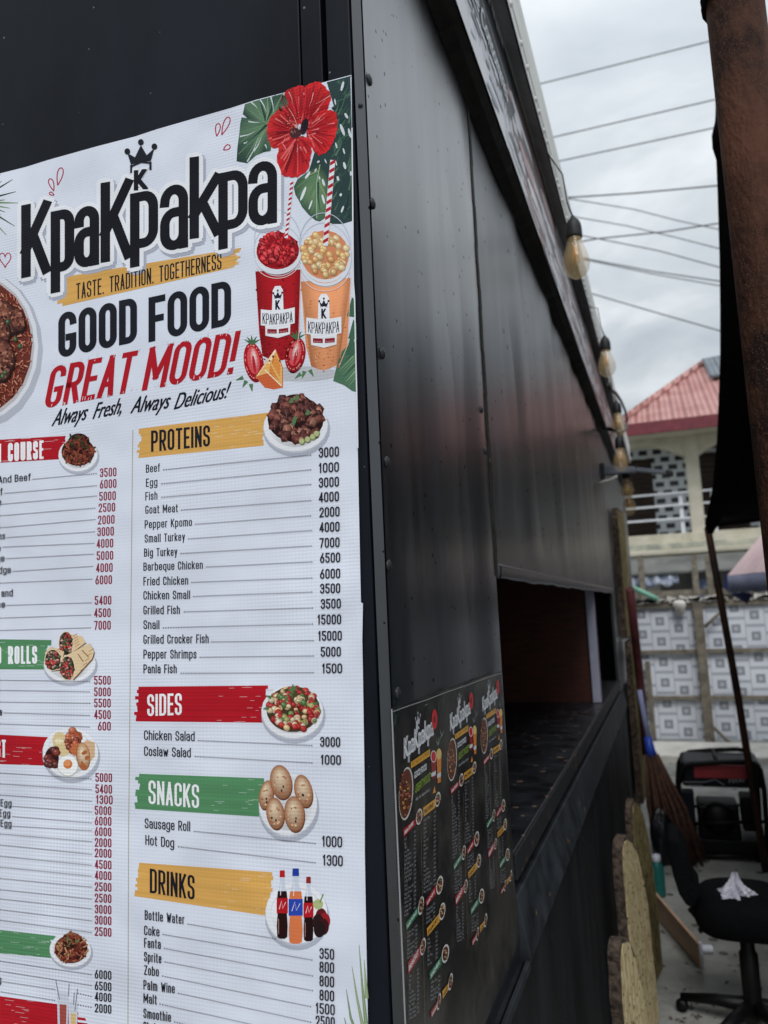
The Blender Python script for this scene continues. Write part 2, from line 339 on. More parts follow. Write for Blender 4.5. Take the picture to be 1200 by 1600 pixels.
    def stext(s, txt, x0, y0, x1, y1, cap, col, w, shear=0.0, gap=.85):
        """condensed sans lettering drawn as even strokes of width w"""
        n = len(txt); L_ = x1 - x0; nar = sum(1 for c in txt if SW.get(c, .46) == 0); spc = cap * .22
        tot = sum(SW.get(c, .46) for c in txt if c != ' ')
        k = (L_ - nar * w - (n - 1) * gap * w - txt.count(' ') * spc) / max(tot, .01)
        x = 0.0; sl_ = (y1 - y0) / L_
        for c in txt:
            if c == ' ': x += spc + gap * w; continue
            W_ = SW.get(c, .46) * k if SW.get(c, .46) else w
            for path in SF.get(c, ()):
                P = [(x + w / 2 + p[0] * max(W_ - w, 0), w / 2 + p[1] * (cap - w), len(p) > 2) for p in path]
                s._stroke(P, w, x0, y0, sl_, shear, col)
            x += W_ + gap * w
    def sglyph(s, ch, x0, x1, yt, yb, slope, col, w, dx=0, dy=0):
        span = yb - yt; cap = (span - w) / 1.01 + w if ch == 'p' else (span - w) / X_ + w if ch == 'a' else span
        base = yb - .28 * (cap - w) if ch == 'p' else yb
        for path in SF[ch]:
            s._stroke([(w / 2 + p[0] * (x1 - x0 - w), w / 2 + p[1] * (cap - w), len(p) > 2) for p in path], w, x0 + dx, base + dy, slope, 0, col)
    def _stroke(s, P, w, x0, y0, sl_, shear, col):
        Q = []; n = len(P); closed = n > 3 and P[0] == P[-1]; pts = P[:-1] if closed else P; m = len(pts)
        for i in range(m):
            p = pts[i]
            if not p[2] or (not closed and i in (0, m - 1)): Q.append(p[:2]); continue
            a, b = pts[i - 1], pts[(i + 1) % m]
            def cut(q):
                dx, dy = q[0] - p[0], q[1] - p[1]; l = math.hypot(dx, dy) or 1e-6
                f = .5 if (q[2] or abs(dx) > abs(dy)) else 1.0
                if abs(dx) < abs(dy): f = min(f, s._ry(a, b, p) / l)
                return (p[0] + dx * f, p[1] + dy * f)
            A, B = cut(a), cut(b)
            for j in range(7):
                t = j / 6 * math.pi / 2; u, v = 1 - math.sin(t), 1 - math.cos(t)
                Q.append((p[0] + (A[0] - p[0]) * u + (B[0] - p[0]) * v, p[1] + (A[1] - p[1]) * u + (B[1] - p[1]) * v))
        for i in range(1, m - 1) if not closed else ():     # split at sharp corners so every stroke keeps its width
            if pts[i][2]: continue
            a, p, b = pts[i - 1], pts[i], pts[i + 1]
            u1 = (p[0] - a[0], p[1] - a[1]); u2 = (b[0] - p[0], b[1] - p[1]); c_ = (u1[0] * u2[0] + u1[1] * u2[1]) / ((math.hypot(*u1) or 1) * (math.hypot(*u2) or 1))
            if c_ < -.35:
                s._stroke(P[:i + 1], w, x0, y0, sl_, shear, col); s._stroke(P[i:], w, x0, y0, sl_, shear, col); return
        R_ = []
        for q in Q:
            if not R_ or math.hypot(q[0] - R_[-1][0], q[1] - R_[-1][1]) > 1e-3: R_.append(q)
        if closed and len(R_) > 2 and math.hypot(R_[0][0] - R_[-1][0], R_[0][1] - R_[-1][1]) < 1e-3: R_.pop()
        Q = R_; m = len(Q); h = w / 2; V = []
        if m < 2: return
        if not closed:
            for e, f in ((0, 1), (-1, -2)):
                dx, dy = Q[e][0] - Q[f][0], Q[e][1] - Q[f][1]; l = math.hypot(dx, dy) or 1; Q[e] = (Q[e][0] + dx / l * h, Q[e][1] + dy / l * h)
        for i in range(m):
            a = Q[i - 1] if closed or i else Q[i]; b = Q[(i + 1) % m] if closed or i < m - 1 else Q[i]; p = Q[i]
            def nr(q, r):
                dx, dy = r[0] - q[0], r[1] - q[1]; l = math.hypot(dx, dy) or 1; return (-dy / l, dx / l)
            n1 = nr(a, p) if a != p else nr(p, b); n2 = nr(p, b) if b != p else n1
            mx_, my_ = n1[0] + n2[0], n1[1] + n2[1]; d = max(.35, (mx_ * mx_ + my_ * my_) / 2); mx_, my_ = mx_ / d, my_ / d
            V += [(p[0] + mx_ * h, p[1] + my_ * h), (p[0] - mx_ * h, p[1] - my_ * h)]
        F = [(2 * i, 2 * i + 1, 2 * ((i + 1) % m) + 1, 2 * ((i + 1) % m)) for i in range(m if closed else m - 1)]
        s.tri([(x0 + x + shear * y, y0 + sl_ * x - y) for x, y in V], F, col)
    def _ry(s, a, b, p): return max(abs(a[0] - p[0]), abs(b[0] - p[0])) * .62
    def dots(s, x0, y0, x1, y1, col, step=4.1, sz=1.15):
        n = max(2, int((x1 - x0) / step)); P = []; fs = []
        for k in range(n):
            t = k / (n - 1); x, y = x0 + (x1 - x0) * t, y0 + (y1 - y0) * t; o = len(P)
            P += [(x - sz, y - sz), (x + sz, y - sz), (x + sz, y + sz), (x - sz, y + sz)]; fs.append((o, o + 1, o + 2, o + 3))
        s.tri(P, fs, col)
    def brush(s, tl, tr, br, bl, col, rnd, jag=12, n=11, lj=8):
        """brush-stroke band: strips with ragged ends"""
        for i in range(n):
            a, b = i / n, (i + 1) / n + .004
            jl = -lj * rnd.random(); jr = jag * (rnd.random() - .35)
            P = []
            for t, e in ((a, 0), (a, 1), (b, 1), (b, 0)):
                l = (tl[0] + (bl[0] - tl[0]) * t, tl[1] + (bl[1] - tl[1]) * t); r = (tr[0] + (br[0] - tr[0]) * t, tr[1] + (br[1] - tr[1]) * t)
                k = (r[1] - l[1]) / max(r[0] - l[0], 1)
                P.append((r[0] + jr, r[1] + jr * k) if e else (l[0] + jl, l[1] + jl * k))
            w = rnd.uniform(.92, 1.06); s.poly(P, (col[0] * w, col[1] * w, col[2] * w, 1))
        for i in range(16):   # dry streaks near the end
            t = rnd.random(); q = .55 + .45 * rnd.random(); x = tl[0] + (tr[0] - tl[0]) * q
            y = (tl[1] + (bl[1] - tl[1]) * t) * (1 - q) + (tr[1] + (br[1] - tr[1]) * t) * q
            k = (tr[1] - tl[1]) / max(tr[0] - tl[0], 1); ln = rnd.uniform(4, 16)
            c = [min(1, u * .6 + .34) for u in col[:3]] + [1]
            s.line([(x, y), (x + ln, y + ln * k)], .8, c)
    def plate(s, cx, cy, rx, ry, rot=0):
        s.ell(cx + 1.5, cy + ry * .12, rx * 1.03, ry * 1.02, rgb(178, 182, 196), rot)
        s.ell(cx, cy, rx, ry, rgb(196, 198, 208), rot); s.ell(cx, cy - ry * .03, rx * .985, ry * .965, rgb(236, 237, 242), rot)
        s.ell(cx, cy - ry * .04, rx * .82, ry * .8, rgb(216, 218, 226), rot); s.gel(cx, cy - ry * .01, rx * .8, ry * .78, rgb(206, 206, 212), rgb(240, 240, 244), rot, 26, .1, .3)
    def pile(s, cx, cy, rx, ry, cols, n, rnd, kind='blob', size=4, base=None, dome=True):
        s.ell(cx, cy, rx, ry, base or rgb(52, 24, 20))
        items = []
        for i in range(n):
            a = rnd.random() * 2 * math.pi; q = math.sqrt(rnd.random()) * .95
            items.append((cx + rx * q * math.cos(a), cy + ry * q * math.sin(a), q))
        items.sort(key=lambda p: p[1])
        for i, (x, y, q) in enumerate(items):
            c = rnd.choice(cols); f = rnd.uniform(.72, 1.15); c2 = (c[0] * f, c[1] * f, c[2] * f, 1); a = rnd.uniform(0, 180); z = size * rnd.uniform(.7, 1.25)
            if kind == 'stick':
                dx, dy = math.cos(R(a)) * z, math.sin(R(a)) * z
                s.line([(x - dx, y - dy), (x + dx, y + dy)], z * .55, (c2[0] * .5, c2[1] * .5, c2[2] * .5, 1))
                s.line([(x - dx, y - dy - .3), (x + dx, y + dy - .3)], z * .32, c2)
            elif kind == 'chunk':
                P = [(x + z * rnd.uniform(.75, 1.2) * math.cos(R(a + k * 72)), y + z * rnd.uniform(.75, 1.2) * math.sin(R(a + k * 72))) for k in range(5)]
                s.poly(P, (c2[0] * .35, c2[1] * .35, c2[2] * .35, 1)); s.fan((x - .25 * z, y - .45 * z), (min(1, c2[0] * 1.7 + .03), min(1, c2[1] * 1.7 + .03), min(1, c2[2] * 1.7 + .03), 1), [(p[0] * .88 + x * .12 - .3, p[1] * .88 + y * .12 - z * .15) for p in P], [(c2[0] * f_, c2[1] * f_, c2[2] * f_, 1) for f_ in (.5, .8, 1.1, .9, .6)])
                s.line([P[0], ((P[0][0] + x) / 2, (P[0][1] + y) / 2 - z * .3), (x - .2 * z, y - .2 * z)], z * .16, (min(1, c2[0] * 2.2 + .06), min(1, c2[1] * 2.2 + .05), min(1, c2[2] * 2 + .05), 1))
            else:
                s.ell(x, y, z, z * .85, (c2[0] * .5, c2[1] * .5, c2[2] * .5, 1), a, 10); s.gel(x - z * .05, y - z * .08, z * .9, z * .76, (min(1, c2[0] * 1.35 + .06), min(1, c2[1] * 1.35 + .06), min(1, c2[2] * 1.35 + .06), 1), (c2[0] * .8, c2[1] * .6, c2[2] * .5, 1), a, 10)
                if i % 3 == 0 or len(items) < 90: s.ell(x - z * .28, y - z * .34, z * .2, z * .13, (min(1, c2[0] * 1.6 + .2), min(1, c2[1] * 1.6 + .2), min(1, c2[2] * 1.6 + .2), 1), a, 6)
    def build(s, name, m, parent): return s.mb.build(name, m, parent)
# ------------------------------------------------------------------ materials
M = {}
M['navy'] = mat('navy_paint', rgb(17, 19, 25), rgb(29, 33, 41), 4, .4, .55, bump=.0015, bscale=14, stretch=(1, 1, .4), spec=.1, specks=(26, .03, rgb(110, 115, 122)))
M['black_paint'] = mat('black_gloss_paint', rgb(8, 10, 15), rgb(34, 40, 49), 9, .28, .36, bump=.0016, bscale=6, stretch=(1, 1.8, .25), spec=1.0, coat=.9, detail=9, lo=.35, hi=.75, specks=(30, .085, rgb(5, 5, 6)))
M['worn_paint'] = mat('worn_black_paint', rgb(10, 12, 16), rgb(48, 54, 61), 7, .38, .5, bump=.002, bscale=6, stretch=(1, 1.4, .28), spec=1.0, coat=.55, detail=9, lo=.38, hi=.75, specks=(18, .09, rgb(6, 6, 8)))
M['dull_paint'] = mat('dull_black_paint', rgb(14, 15, 18), rgb(36, 39, 44), 5, .55, .7, bump=.003, bscale=6, stretch=(1, 1.4, .24), spec=.3, detail=9, lo=.38, hi=.78, specks=(12, .08, rgb(60, 56, 50)))
M['dark_trim'] = mat('dark_wood_trim', rgb(10, 9, 9), rgb(26, 22, 20), 20, .75, bump=.004, bscale=25)
M['dark_in'] = mat('dark_interior', rgb(10, 10, 13), rgb(19, 19, 23), 6, .8, spec=.15)
M['brown_wood'] = mat('brown_board', rgb(52, 22, 14), rgb(78, 36, 22), 9, .55, stretch=(1, 1, 8), bump=.001)
M['lav'] = mat('pale_post', rgb(150, 152, 172), rgb(170, 172, 190), 8, .6)
M['counter'] = mat('counter_paint', rgb(12, 13, 17), rgb(30, 32, 38), 9, .3, .5, spec=.6, bump=.002, specks=(17, .18, rgb(106, 88, 76)))
M['edge_wood'] = mat('scuffed_edge', rgb(26, 28, 32), rgb(120, 84, 52), 16, .6, lo=.6, hi=.72, bump=.002)
M['ledge'] = mat('dark_ledge', rgb(24, 27, 31), rgb(48, 52, 57), 10, .5, .7, spec=.35, bump=.002, specks=(13, .07, rgb(120, 92, 60)))
M['alu'] = mat('light_aluminium', rgb(206, 206, 202), rgb(226, 226, 222), 18, .5, .65, bump=.001, stretch=(1, .2, 1))
M['grey_ch'] = mat('grey_channel', rgb(146, 147, 150), rgb(164, 165, 168), 12, .6, .75, bump=.001)
M['steel'] = mat('screw_steel', rgb(30, 31, 34), rgb(54, 55, 58), 60, .4, metal=.3)
M['vinyl'] = ink('printed_vinyl', .5, spec=.1)
M['lam'] = ink('laminated_print', .3, weave=False, dust=.26, coat=.0, spec=.4)
M['sign'] = ink('sign_print', .4, weave=False)

# ------------------------------------------------------------------ the food stall
YE = 8.3; ZT = 3.5
ZTR0, ZTR1 = onX(690, 0, .03).z, onX(708, 0, .05).z
YS = onX(775, 900).y; YO = onX(957, 925).y; ZO = onX(775, 900).z
ZC1 = CAM.z - .536; ZC0 = CAM.z - .592; ZL1 = CAM.z - .618; ZL0 = CAM.z - .745
YP = onZ(945, 1097, ZC1).y
stall = thing('food_stall', 'long black painted food stall with an open serving hatch and roof-edge sign', 'food stall', (0, 0, 0))
XA = onY(505, 60).x; XB = onY(467, 60).x
MB().box((-2.5, .006, .12), (XB - .0015, .035, ZT)).build('front_panel', M['navy'], stall, bevel=.002)
MB().box((XB + .0015, .005, .12), (XA - .005, .035, ZT)).build('front_panel', M['navy'], stall, bevel=.002)
MB().box((XA + .005, .0, .12), (-.0205, .035, ZT)).build('corner_board', M['navy'], stall, bevel=.003)
MB().box((-2.5, .036, .12), (-.022, .06, ZT - .01)).build('front_backing', M['dark_in'], stall)

def panel(name, y0, y1, z0, z1, m, dent, seed, x1=0.0, th=.018, nu=60, nv=40):
    """sheet-metal panel standing in the side plane, gently dented, with folded edges"""
    rnd = random.Random(seed); ph = [rnd.uniform(0, 6.28) for _ in range(6)]
    def f(u, v):
        y, z = y0 + (y1 - y0) * u, z0 + (z1 - z0) * v
        e = min(1, 8 * min(u, 1 - u)) * min(1, 8 * min(v, 1 - v))
        d = dent * e * (math.sin(y * 9 + ph[0] + .6 * math.sin(z * 2.1)) + .7 * math.sin(y * 17 + ph[1] + z * .8) + .6 * math.sin(z * 3.7 + ph[2] + y) + .4 * math.sin(z * 8 + y * 5 + ph[3]))
        return Vector((x1 + d, y, z))
    b = MB().grid(f, nu, nv)
    b.box((x1 - th, y0, z0), (x1 - .0025, y1, z1))
    return b.build(name, m, stall)
panel('side_panel', .0, YS - .004, ZL0 - .001, ZTR0 + .12, M['black_paint'], .0016, 4, .001)
panel('side_panel', YS + .004, YO + .25, ZO, ZTR0 + .12, M['worn_paint'], .0032, 9, .0, nu=90)
panel('side_panel', YO + .254, YE, ZO - .9, ZTR0 + .12, M['worn_paint'], .002, 12, -.001)
panel('end_jamb', YO, YO + .25, ZL0 + .005, ZO - .003, M['black_paint'], .001, 14, -.002, nu=10)
panel('lower_panel', .0, YE, .1, ZL0, M['dull_paint'], .0022, 17, .012, nu=90)
# worn drooping lip of the hatch's upper panel
lip = MB().grid(lambda u, v: Vector((.0015 + .001 * math.sin(v * 3.1), YS + .006 + (YO - YS + .1) * u, ZO - .006 + .035 * v + .0016 * math.sin(u * 37) * (1 - v) + .0014 * math.sin(u * 91) * (1 - v))), 80, 4)
lip.build('hatch_lip', M['worn_paint'], stall, solid=.0015)
sm = MB()
for k in range(24):
    z0_ = ZO + (ZTR0 + .1 - ZO) * k / 24; w_ = .0035 * math.sin(k * 1.7)
    sm.box((-.016, YS - .013 + w_, z0_), (.0035, YS + .009 + w_, z0_ + (ZTR0 + .1 - ZO) / 24 + .0005 * (k % 2)))
sm.build('panel_seam', M['dark_trim'], stall)
MB().box((-.016, YS - .0035, ZL0), (-.004, YS + .0035, ZO - .001)).build('panel_seam', M['dark_trim'], stall)
MB().box((.0135, -.002, ZL0 - .016), (.024, YS - .001, ZL0 + .002)).build('sill_batten', M['ledge'], stall, bevel=.002)
# counter, gap and sloping ledge
MB().box((-.75, YS + .01, ZC0), (-.004, YO - .01, ZC1)).build('counter', M['counter'], stall, bevel=.004)
MB().box((-.003, YS + .012, ZC0 + .003), (.004, YO - .012, ZC1 + .002)).build('counter_edge', M['edge_wood'], stall, bevel=.002)
led = MB(); rr = random.Random(3)
led.prism([(-.02, YS, ZL1), (.004, YS, ZL1), (.026, YS, ZL0), (.02, YS, ZL0 - .01), (-.02, YS, ZL0)], (0, YE - .02 - YS, 0))
led.build('sill_ledge', M['ledge'], stall, bevel=.003)
# inside
MB().box((-1.7, YP, ZC1 - .2), (-.02, YP + .02, 3.0)).build('partition', M['brown_wood'], stall)
MB().box((onY(921, 1010, YP).x, YP - .03, ZC1 + .001), (min(-.022, onY(939, 1010, YP).x), YP - .001, 2.9)).build('hatch_post', M['lav'], stall, bevel=.003)
MB().box((-2.5, .06, .1), (-2.46, YE, ZT)).build('rear_wall', M['dark_in'], stall)
MB().box((-2.46, YE - .04, .1), (-.02, YE, ZT)).build('end_wall', M['black_paint'], stall)
MB().box((-2.45, .07, .06), (-.03, YE - .05, .1)).build('floor_deck', M['dark_in'], stall)
MB().box((-2.55, -.05, ZT + .001), (.03, YE + .05, ZT + .05)).build('roof', M['grey_ch'], stall, bevel=.005)
# roof-edge trim with a ragged lower edge, channel and gutter
tr = MB(); n = 150; yy = [-.02 + (YE + .02) * (i / n) ** 1.5 for i in range(n + 1)]; rr = random.Random(8)
wob = [rr.uniform(-.5, .5) for _ in yy]
ring_ = []
for i, y in enumerate(yy):
    w = .008 * math.sin(y * 5.1) + .006 * wob[i]
    ring_ += [Vector((.002, y, ZTR0 - .012 + w)), Vector((.034, y, ZTR0 - .004 + w)), Vector((.05 + .004 * wob[-i - 1], y, ZTR1 + w * .4)), Vector((.002, y, ZTR1 + .03))]
tr.add(ring_, [(4 * i + k, 4 * i + (k + 1) % 4, 4 * i + 4 + (k + 1) % 4, 4 * i + 4 + k) for i in range(n) for k in range(4)] + [(0, 1, 2, 3), (4 * n + 3, 4 * n + 2, 4 * n + 1, 4 * n)])
tr.build('roof_trim', M['dark_trim'], stall)
ZS1 = onX(768, 0, .05).z; ZG0 = onX(790, 0, .09).z; ZG1 = ZGT = onX(812, 0, .0925).z
MB().prism([(.03, -.05, ZS1), (.052, -.05, ZS1), (.089, -.05, ZG0), (.089, -.05, ZG0 + .02), (.03, -.05, ZS1 + .05)], (0, YE + .05, 0)).build('roof_channel', M['grey_ch'], stall)
gut = MB().prism([(.0895, -.06, ZG0), (.0925, -.06, ZG0), (.0925, -.06, ZG0 + .05), (.0955, -.06, ZG0 + .054), (.0955, -.06, ZG0 + .066), (.0925, -.06, ZG0 + .07), (.0925, -.06, ZGT), (.06, -.06, ZG1 + .02), (.06, -.06, ZG0 + .03)], (0, YE + .07, 0))
gutter = gut.build('gutter', M['alu'], stall)
rv = MB(); rr = random.Random(5); y = .2
while y < 4.2:
    MB().lathe([(.009, 0), (.008, .004), (.003, .007)], (.0927, y, ZG0 + .035), (1, 0, 0), 8).build('rivet', M['alu'], gutter); y += rr.choice([.07, .11, .05, .16])
for (u, v) in ((577, 125), (582, 318), (597, 552), (604, 722), (607, 884), (621, 1083), (752, 640), (758, 705), (765, 722), (812, 330)):
    p = onX(u, v, .0018)
    MB().lathe([(.0085, 0), (.0085, .0012), (.006, .0032), (.001, .004)], p, (1, 0, 0), 12).build('screw_head', M['steel'], stall)
for (u, v) in ((563, 165), (557, 1010)):
    MB().lathe([(.004, 0), (.003, .002), (.0005, .003)], onY(u, v, -.0005), (0, -1, 0), 10).build('screw_head', M['steel'], stall)

# long painted sign on the roof edge (black board, white brushed paint, pale script)
sign = thing('roof_sign', 'long painted sign board above the side panels, black with white brush strokes and pale script', 'sign', (.045, 0, 3.2))
za, zb = ZTR1 + .031, ZS1 - .003
xs = lambda z: .048
MB().box((.006, -.04, za), (.047, YE - .02, zb)).build('board', M['dark_trim'], sign)
rnd = random.Random(21)
sa = Art(lambda u, v, l: Vector((.0475 + l * 2, u, v)))
zz = lambda t: za + (zb - za) * t
sa.poly([(-.04, zz(0)), (YE - .02, zz(0)), (YE - .02, zz(1)), (-.04, zz(1))], rgb(30, 32, 40))
yA, yB = onX(742, 18, .05).y, onX(793, 160, .05).y; yC = onX(806, 240, .05).y
def ragged(t0, t1, ya, yb, col, amp, step=.012):
    n_ = int((yb - ya) / step); P = [(ya, zz(t0)), (yb, zz(t0))]
    P += [(yb - (yb - ya) * k / n_, zz(min(.985, t1 + rnd.uniform(-amp, amp)))) for k in range(n_ + 1)]
    sa.poly(P, col)
sa.poly([(yC - .1, zz(0)), (YE - .02, zz(0)), (YE - .02, zz(1)), (yC + .15, zz(1))], rgb(92, 72, 72))
ragged(0, .36, -.04, yC + .2, rgb(196, 197, 206), .07); ragged(0, .2, -.04, yC + .5, rgb(222, 222, 228), .06)
for i in range(380):
    y0 = rnd.uniform(yC - .15, YE - .7); t = min(.9, abs(rnd.gauss(.1, .4))); ln = rnd.uniform(.06, .5); h = rnd.uniform(.02, .1)
    col = rnd.choice([rgb(214, 212, 218), rgb(226, 226, 230), rgb(196, 192, 200), rgb(188, 150, 148), rgb(140, 96, 92), rgb(88, 58, 56), rgb(206, 200, 206)])
    sa.poly([(y0, zz(t)), (y0 + ln * .3, zz(max(0, t - h * .5))), (y0 + ln, zz(t + .02)), (y0 + ln * .8, zz(min(.98, t + h))), (y0 + ln * .1, zz(min(.97, t + h * .8)))], col)
for i in range(36):
    y0 = rnd.uniform(-.03, yC); t = rnd.uniform(.02, .4); ln = rnd.uniform(.03, .16)
    sa.poly([(y0, zz(t)), (y0 + ln, zz(t + .03)), (y0 + ln * .9, zz(t + .07)), (y0 + ln * .1, zz(t + .04))], rnd.choice([rgb(150, 152, 164), rgb(214, 214, 222), rgb(120, 122, 134), rgb(170, 172, 182)]))
for i in range(70):
    y0 = rnd.uniform(yA - .25, yB - .02); t = .985
    sa.poly([(y0, zz(t)), (y0 + .03, zz(t)), (y0 + .02, zz(t - rnd.uniform(.03, .12))), (y0 + .01, zz(t - .03))], rgb(222, 224, 230))
sa.line([(-.04, zz(.68)), (yB + .04, zz(.68))], .004, rgb(190, 194, 200))
sa.build('painted_board', M['sign'], sign)
st = Art(lambda u, v, l: Vector((.0512 + l * 2, u, -v)), .0)
st.text('Vegetable Consommes', yA - .22, -zz(.44), yB, -zz(.44), .06, rgb(214, 220, 228), bold=.002, shear=.3)
st.build('painted_script', M['sign'], sign)

# ------------------------------------------------------------------ the white menu banner
INK = rgb(27, 28, 38); RED = rgb(180, 24, 38); DRED = rgb(140, 24, 52); ORANGE = rgb(222, 170, 92); GREEN = rgb(88, 144, 100); WHITE = rgb(224, 228, 241)
def PY(u, v, l): return onY(u, v, -.0035 - l)
banner = thing('menu_banner', 'large white printed menu banner with a red hibiscus, on the front of the black stall', 'banner', tuple(onY(200, 1000, -.002)))
edge_top = [(-360, 385), (-200, 330), (-90, 298), (0, 271), (40, 261), (75, 250), (150, 229), (212, 213), (245, 202), (290, 189), (360, 169), (400, 156), (450, 143), (500, 130), (549, 117)]
edge_right = [(550, 200), (551, 300), (552, 440), (554, 466), (556, 560), (558, 640), (559, 700), (561, 800), (563, 900), (564, 941), (567, 943), (566, 1000), (567, 1050), (569, 1180), (570, 1250), (570, 1330), (572, 1450), (575, 1600), (576, 1700), (576, 1840)]
outline = edge_top + edge_right + [(200, 1835), (-360, 1800)]
sh = MB(); pts = [onY(u, v, -.0012) for u, v in outline]; front = [onY(u, v, -.0035) for u, v in outline]; n = len(pts)
tri = [tuple(t) for t in tessellate_polygon([[Vector((p.x, p.z, 0)) for p in front]])]
sh.add(front + pts, tri + [(i, (i + 1) % n, n + (i + 1) % n, n + i) for i in range(n)], WHITE)
sh.build('vinyl_sheet', M['vinyl'], banner)
# corner curl at the top right: a thin lifted rim
MB().tube([onY(u, v, -.0045) for u, v in edge_right[:7]], .0011, 6, rgb(240, 241, 245)).build('curled_rim', M['vinyl'], banner)
rnd = random.Random(7)
def art(): return Art(PY)
# leaves ----------------------------------------------------------
LG = [rgb(70, 104, 84), rgb(52, 84, 70), rgb(92, 128, 96), rgb(40, 66, 60)]
def z4(x, y): return (360 + x / 5.714, 110 + y / 5.714)
def Z4(*p): return [z4(*q) for q in p]
def clip_top(p):
    u, v = p
    for (a, b), (c, d) in zip(edge_top, edge_top[1:]):
        if a <= u <= c: return (u, max(v, b + (d - b) * (u - a) / (c - a) + 1.2))
    return (u, v)
def leaf_streaks(a, mid, tips, cols, w=1.4):
    for t in tips:
        a.line([mid, ((mid[0] + t[0]) / 2 + rnd.uniform(-2, 2), (mid[1] + t[1]) / 2 + rnd.uniform(-2, 2)), t], w, rnd.choice(cols), taper=True)
lf = art()
lf.poly([clip_top(z4(*p)) for p in ((860, 88), (960, 62), (1070, 40))] + [(549.5, 200), (551, 300), (551.5, 345)] + Z4((1000, 1371), (880, 1371), (880, 1000), (700, 900), (760, 700), (930, 340)), rgb(44, 66, 66))
for i in range(60):
    x, y = rnd.uniform(900, 1060), rnd.uniform(90, 1330); a_ = rnd.uniform(20, 80)
    c = rnd.choice([rgb(66, 100, 84), rgb(84, 116, 96), rgb(34, 54, 56), rgb(56, 82, 76)])
    p = z4(x, y); q = z4(min(1075, x + rnd.uniform(20, 90)), y - rnd.uniform(20, 160)); q = clip_top(q); p = clip_top(p)
    if q[0] < 549: lf.line([p, ((p[0] + q[0]) / 2 + 1, (p[1] + q[1]) / 2), q], rnd.uniform(1, 5), c, taper=True)
for (x, y, r, ry, ro) in ((1000, 140, 2, 8, 15), (1035, 405, 2, 5, -30), (1000, 530, 2.4, 10, -20), (1065, 560, 2, 8, -15), (935, 280, 1.2, 5, -10), (945, 670, 1.3, 5, -15), (1020, 850, 2.2, 6, -15), (960, 965, 2, 4, -15), (985, 1110, 2, 2.6, 10), (1000, 1240, 1.6, 6, 20), (1075, 920, 1.6, 4, 0), (1013, 720, 1.3, 5, -15), (850, 810, 1, 4, -25), (945, 830, 1, 4, -15), (830, 1000, 2, 6, -15), (795, 960, 1.2, 3, -15), (785, 815, 1.5, 2.5, 60)):
    p = z4(x, y); lf.ell(p[0], p[1], r, ry, rgb(214, 222, 226), ro, 10)
lf.build('leaf_picture', M['vinyl'], banner)
lf = art()
A_ = [clip_top(z4(*p)) for p in ((130, 290), (240, 250), (360, 212), (480, 178))] + Z4((520, 300), (420, 420), (380, 560), (360, 720), (300, 730), (230, 760), (150, 830), (55, 812), (62, 690), (80, 560), (88, 470), (100, 420), (150, 425), (110, 390))
mid = z4(330, 480); lf.poly(A_, rgb(60, 92, 76)); lf.fan(mid, rgb(104, 132, 108), A_, [rnd.choice([rgb(38, 62, 56), rgb(66, 98, 80), rgb(88, 118, 94), rgb(48, 76, 66)]) for _ in A_])
for (x, y) in ((140, 330), (200, 270), (260, 255), (330, 240), (400, 215), (470, 200), (100, 470), (90, 560), (75, 650), (70, 750), (140, 780), (210, 740), (120, 700), (160, 640), (180, 380)):
    t = z4(x, y); leaf_streaks(lf, mid, [t], [rgb(104, 138, 104), rgb(84, 120, 92), rgb(122, 150, 114), rgb(40, 66, 58)], rnd.uniform(3, 7))
for q in (((185, 275), (240, 335)), ((265, 240), (320, 370)), ((360, 215), (385, 370)), ((470, 185), (478, 230)), ((85, 590), (218, 545)), ((160, 455), (265, 462)), ((150, 815), (250, 600)), ((120, 650), (150, 630)), ((210, 720), (275, 600)), ((310, 660), (322, 700))):
    p0, p1 = z4(*q[0]), z4(*q[1]); lf.line([clip_top(p0), ((p0[0] + p1[0]) / 2 + 1, (p0[1] + p1[1]) / 2 + 1.2), p1], 2.3, rgb(208, 218, 216), taper=True)
lf.build('leaf_picture', M['vinyl'], banner)
lf = art(); A2 = Z4((565, 1040), (600, 970), (700, 900), (790, 840), (850, 900), (885, 1010), (900, 1130), (880, 1290), (800, 1350), (760, 1340), (700, 1290), (640, 1220), (610, 1160), (580, 1110)); lf.poly(A2, rgb(64, 98, 80)); lf.fan(z4(770, 1080), rgb(128, 156, 112), A2, [rnd.choice([rgb(44, 72, 62), rgb(70, 104, 82), rgb(58, 88, 72)]) for _ in A2])
mid = z4(770, 880)
for (x, y) in ((575, 1060), (600, 1120), (650, 1200), (720, 1280), (780, 1330), (840, 1290), (870, 1180), (870, 1060), (640, 960), (690, 1180), (800, 1250)):
    leaf_streaks(lf, z4(780, 860 + (y - 860) * .35), [z4(x, y)], [rgb(126, 156, 108), rgb(96, 132, 96), rgb(48, 78, 66)], rnd.uniform(3, 7))
lf.line(Z4((800, 840), (770, 1000), (770, 1320)), 1.2, rgb(170, 190, 160))
for (x, y, r, ry, ro) in ((690, 935, 2, 7, 35), (650, 1100, 2.2, 12, 22), (715, 1200, 1.3, 8, 20), (830, 1150, 1.8, 8, -15), (835, 1010, 1.6, 4, -20), (760, 890, 1, 3, 30)):
    p = z4(x, y); lf.ell(p[0], p[1], r, ry, rgb(226, 232, 236), ro, 12)
lf.build('leaf_picture', M['vinyl'], banner)
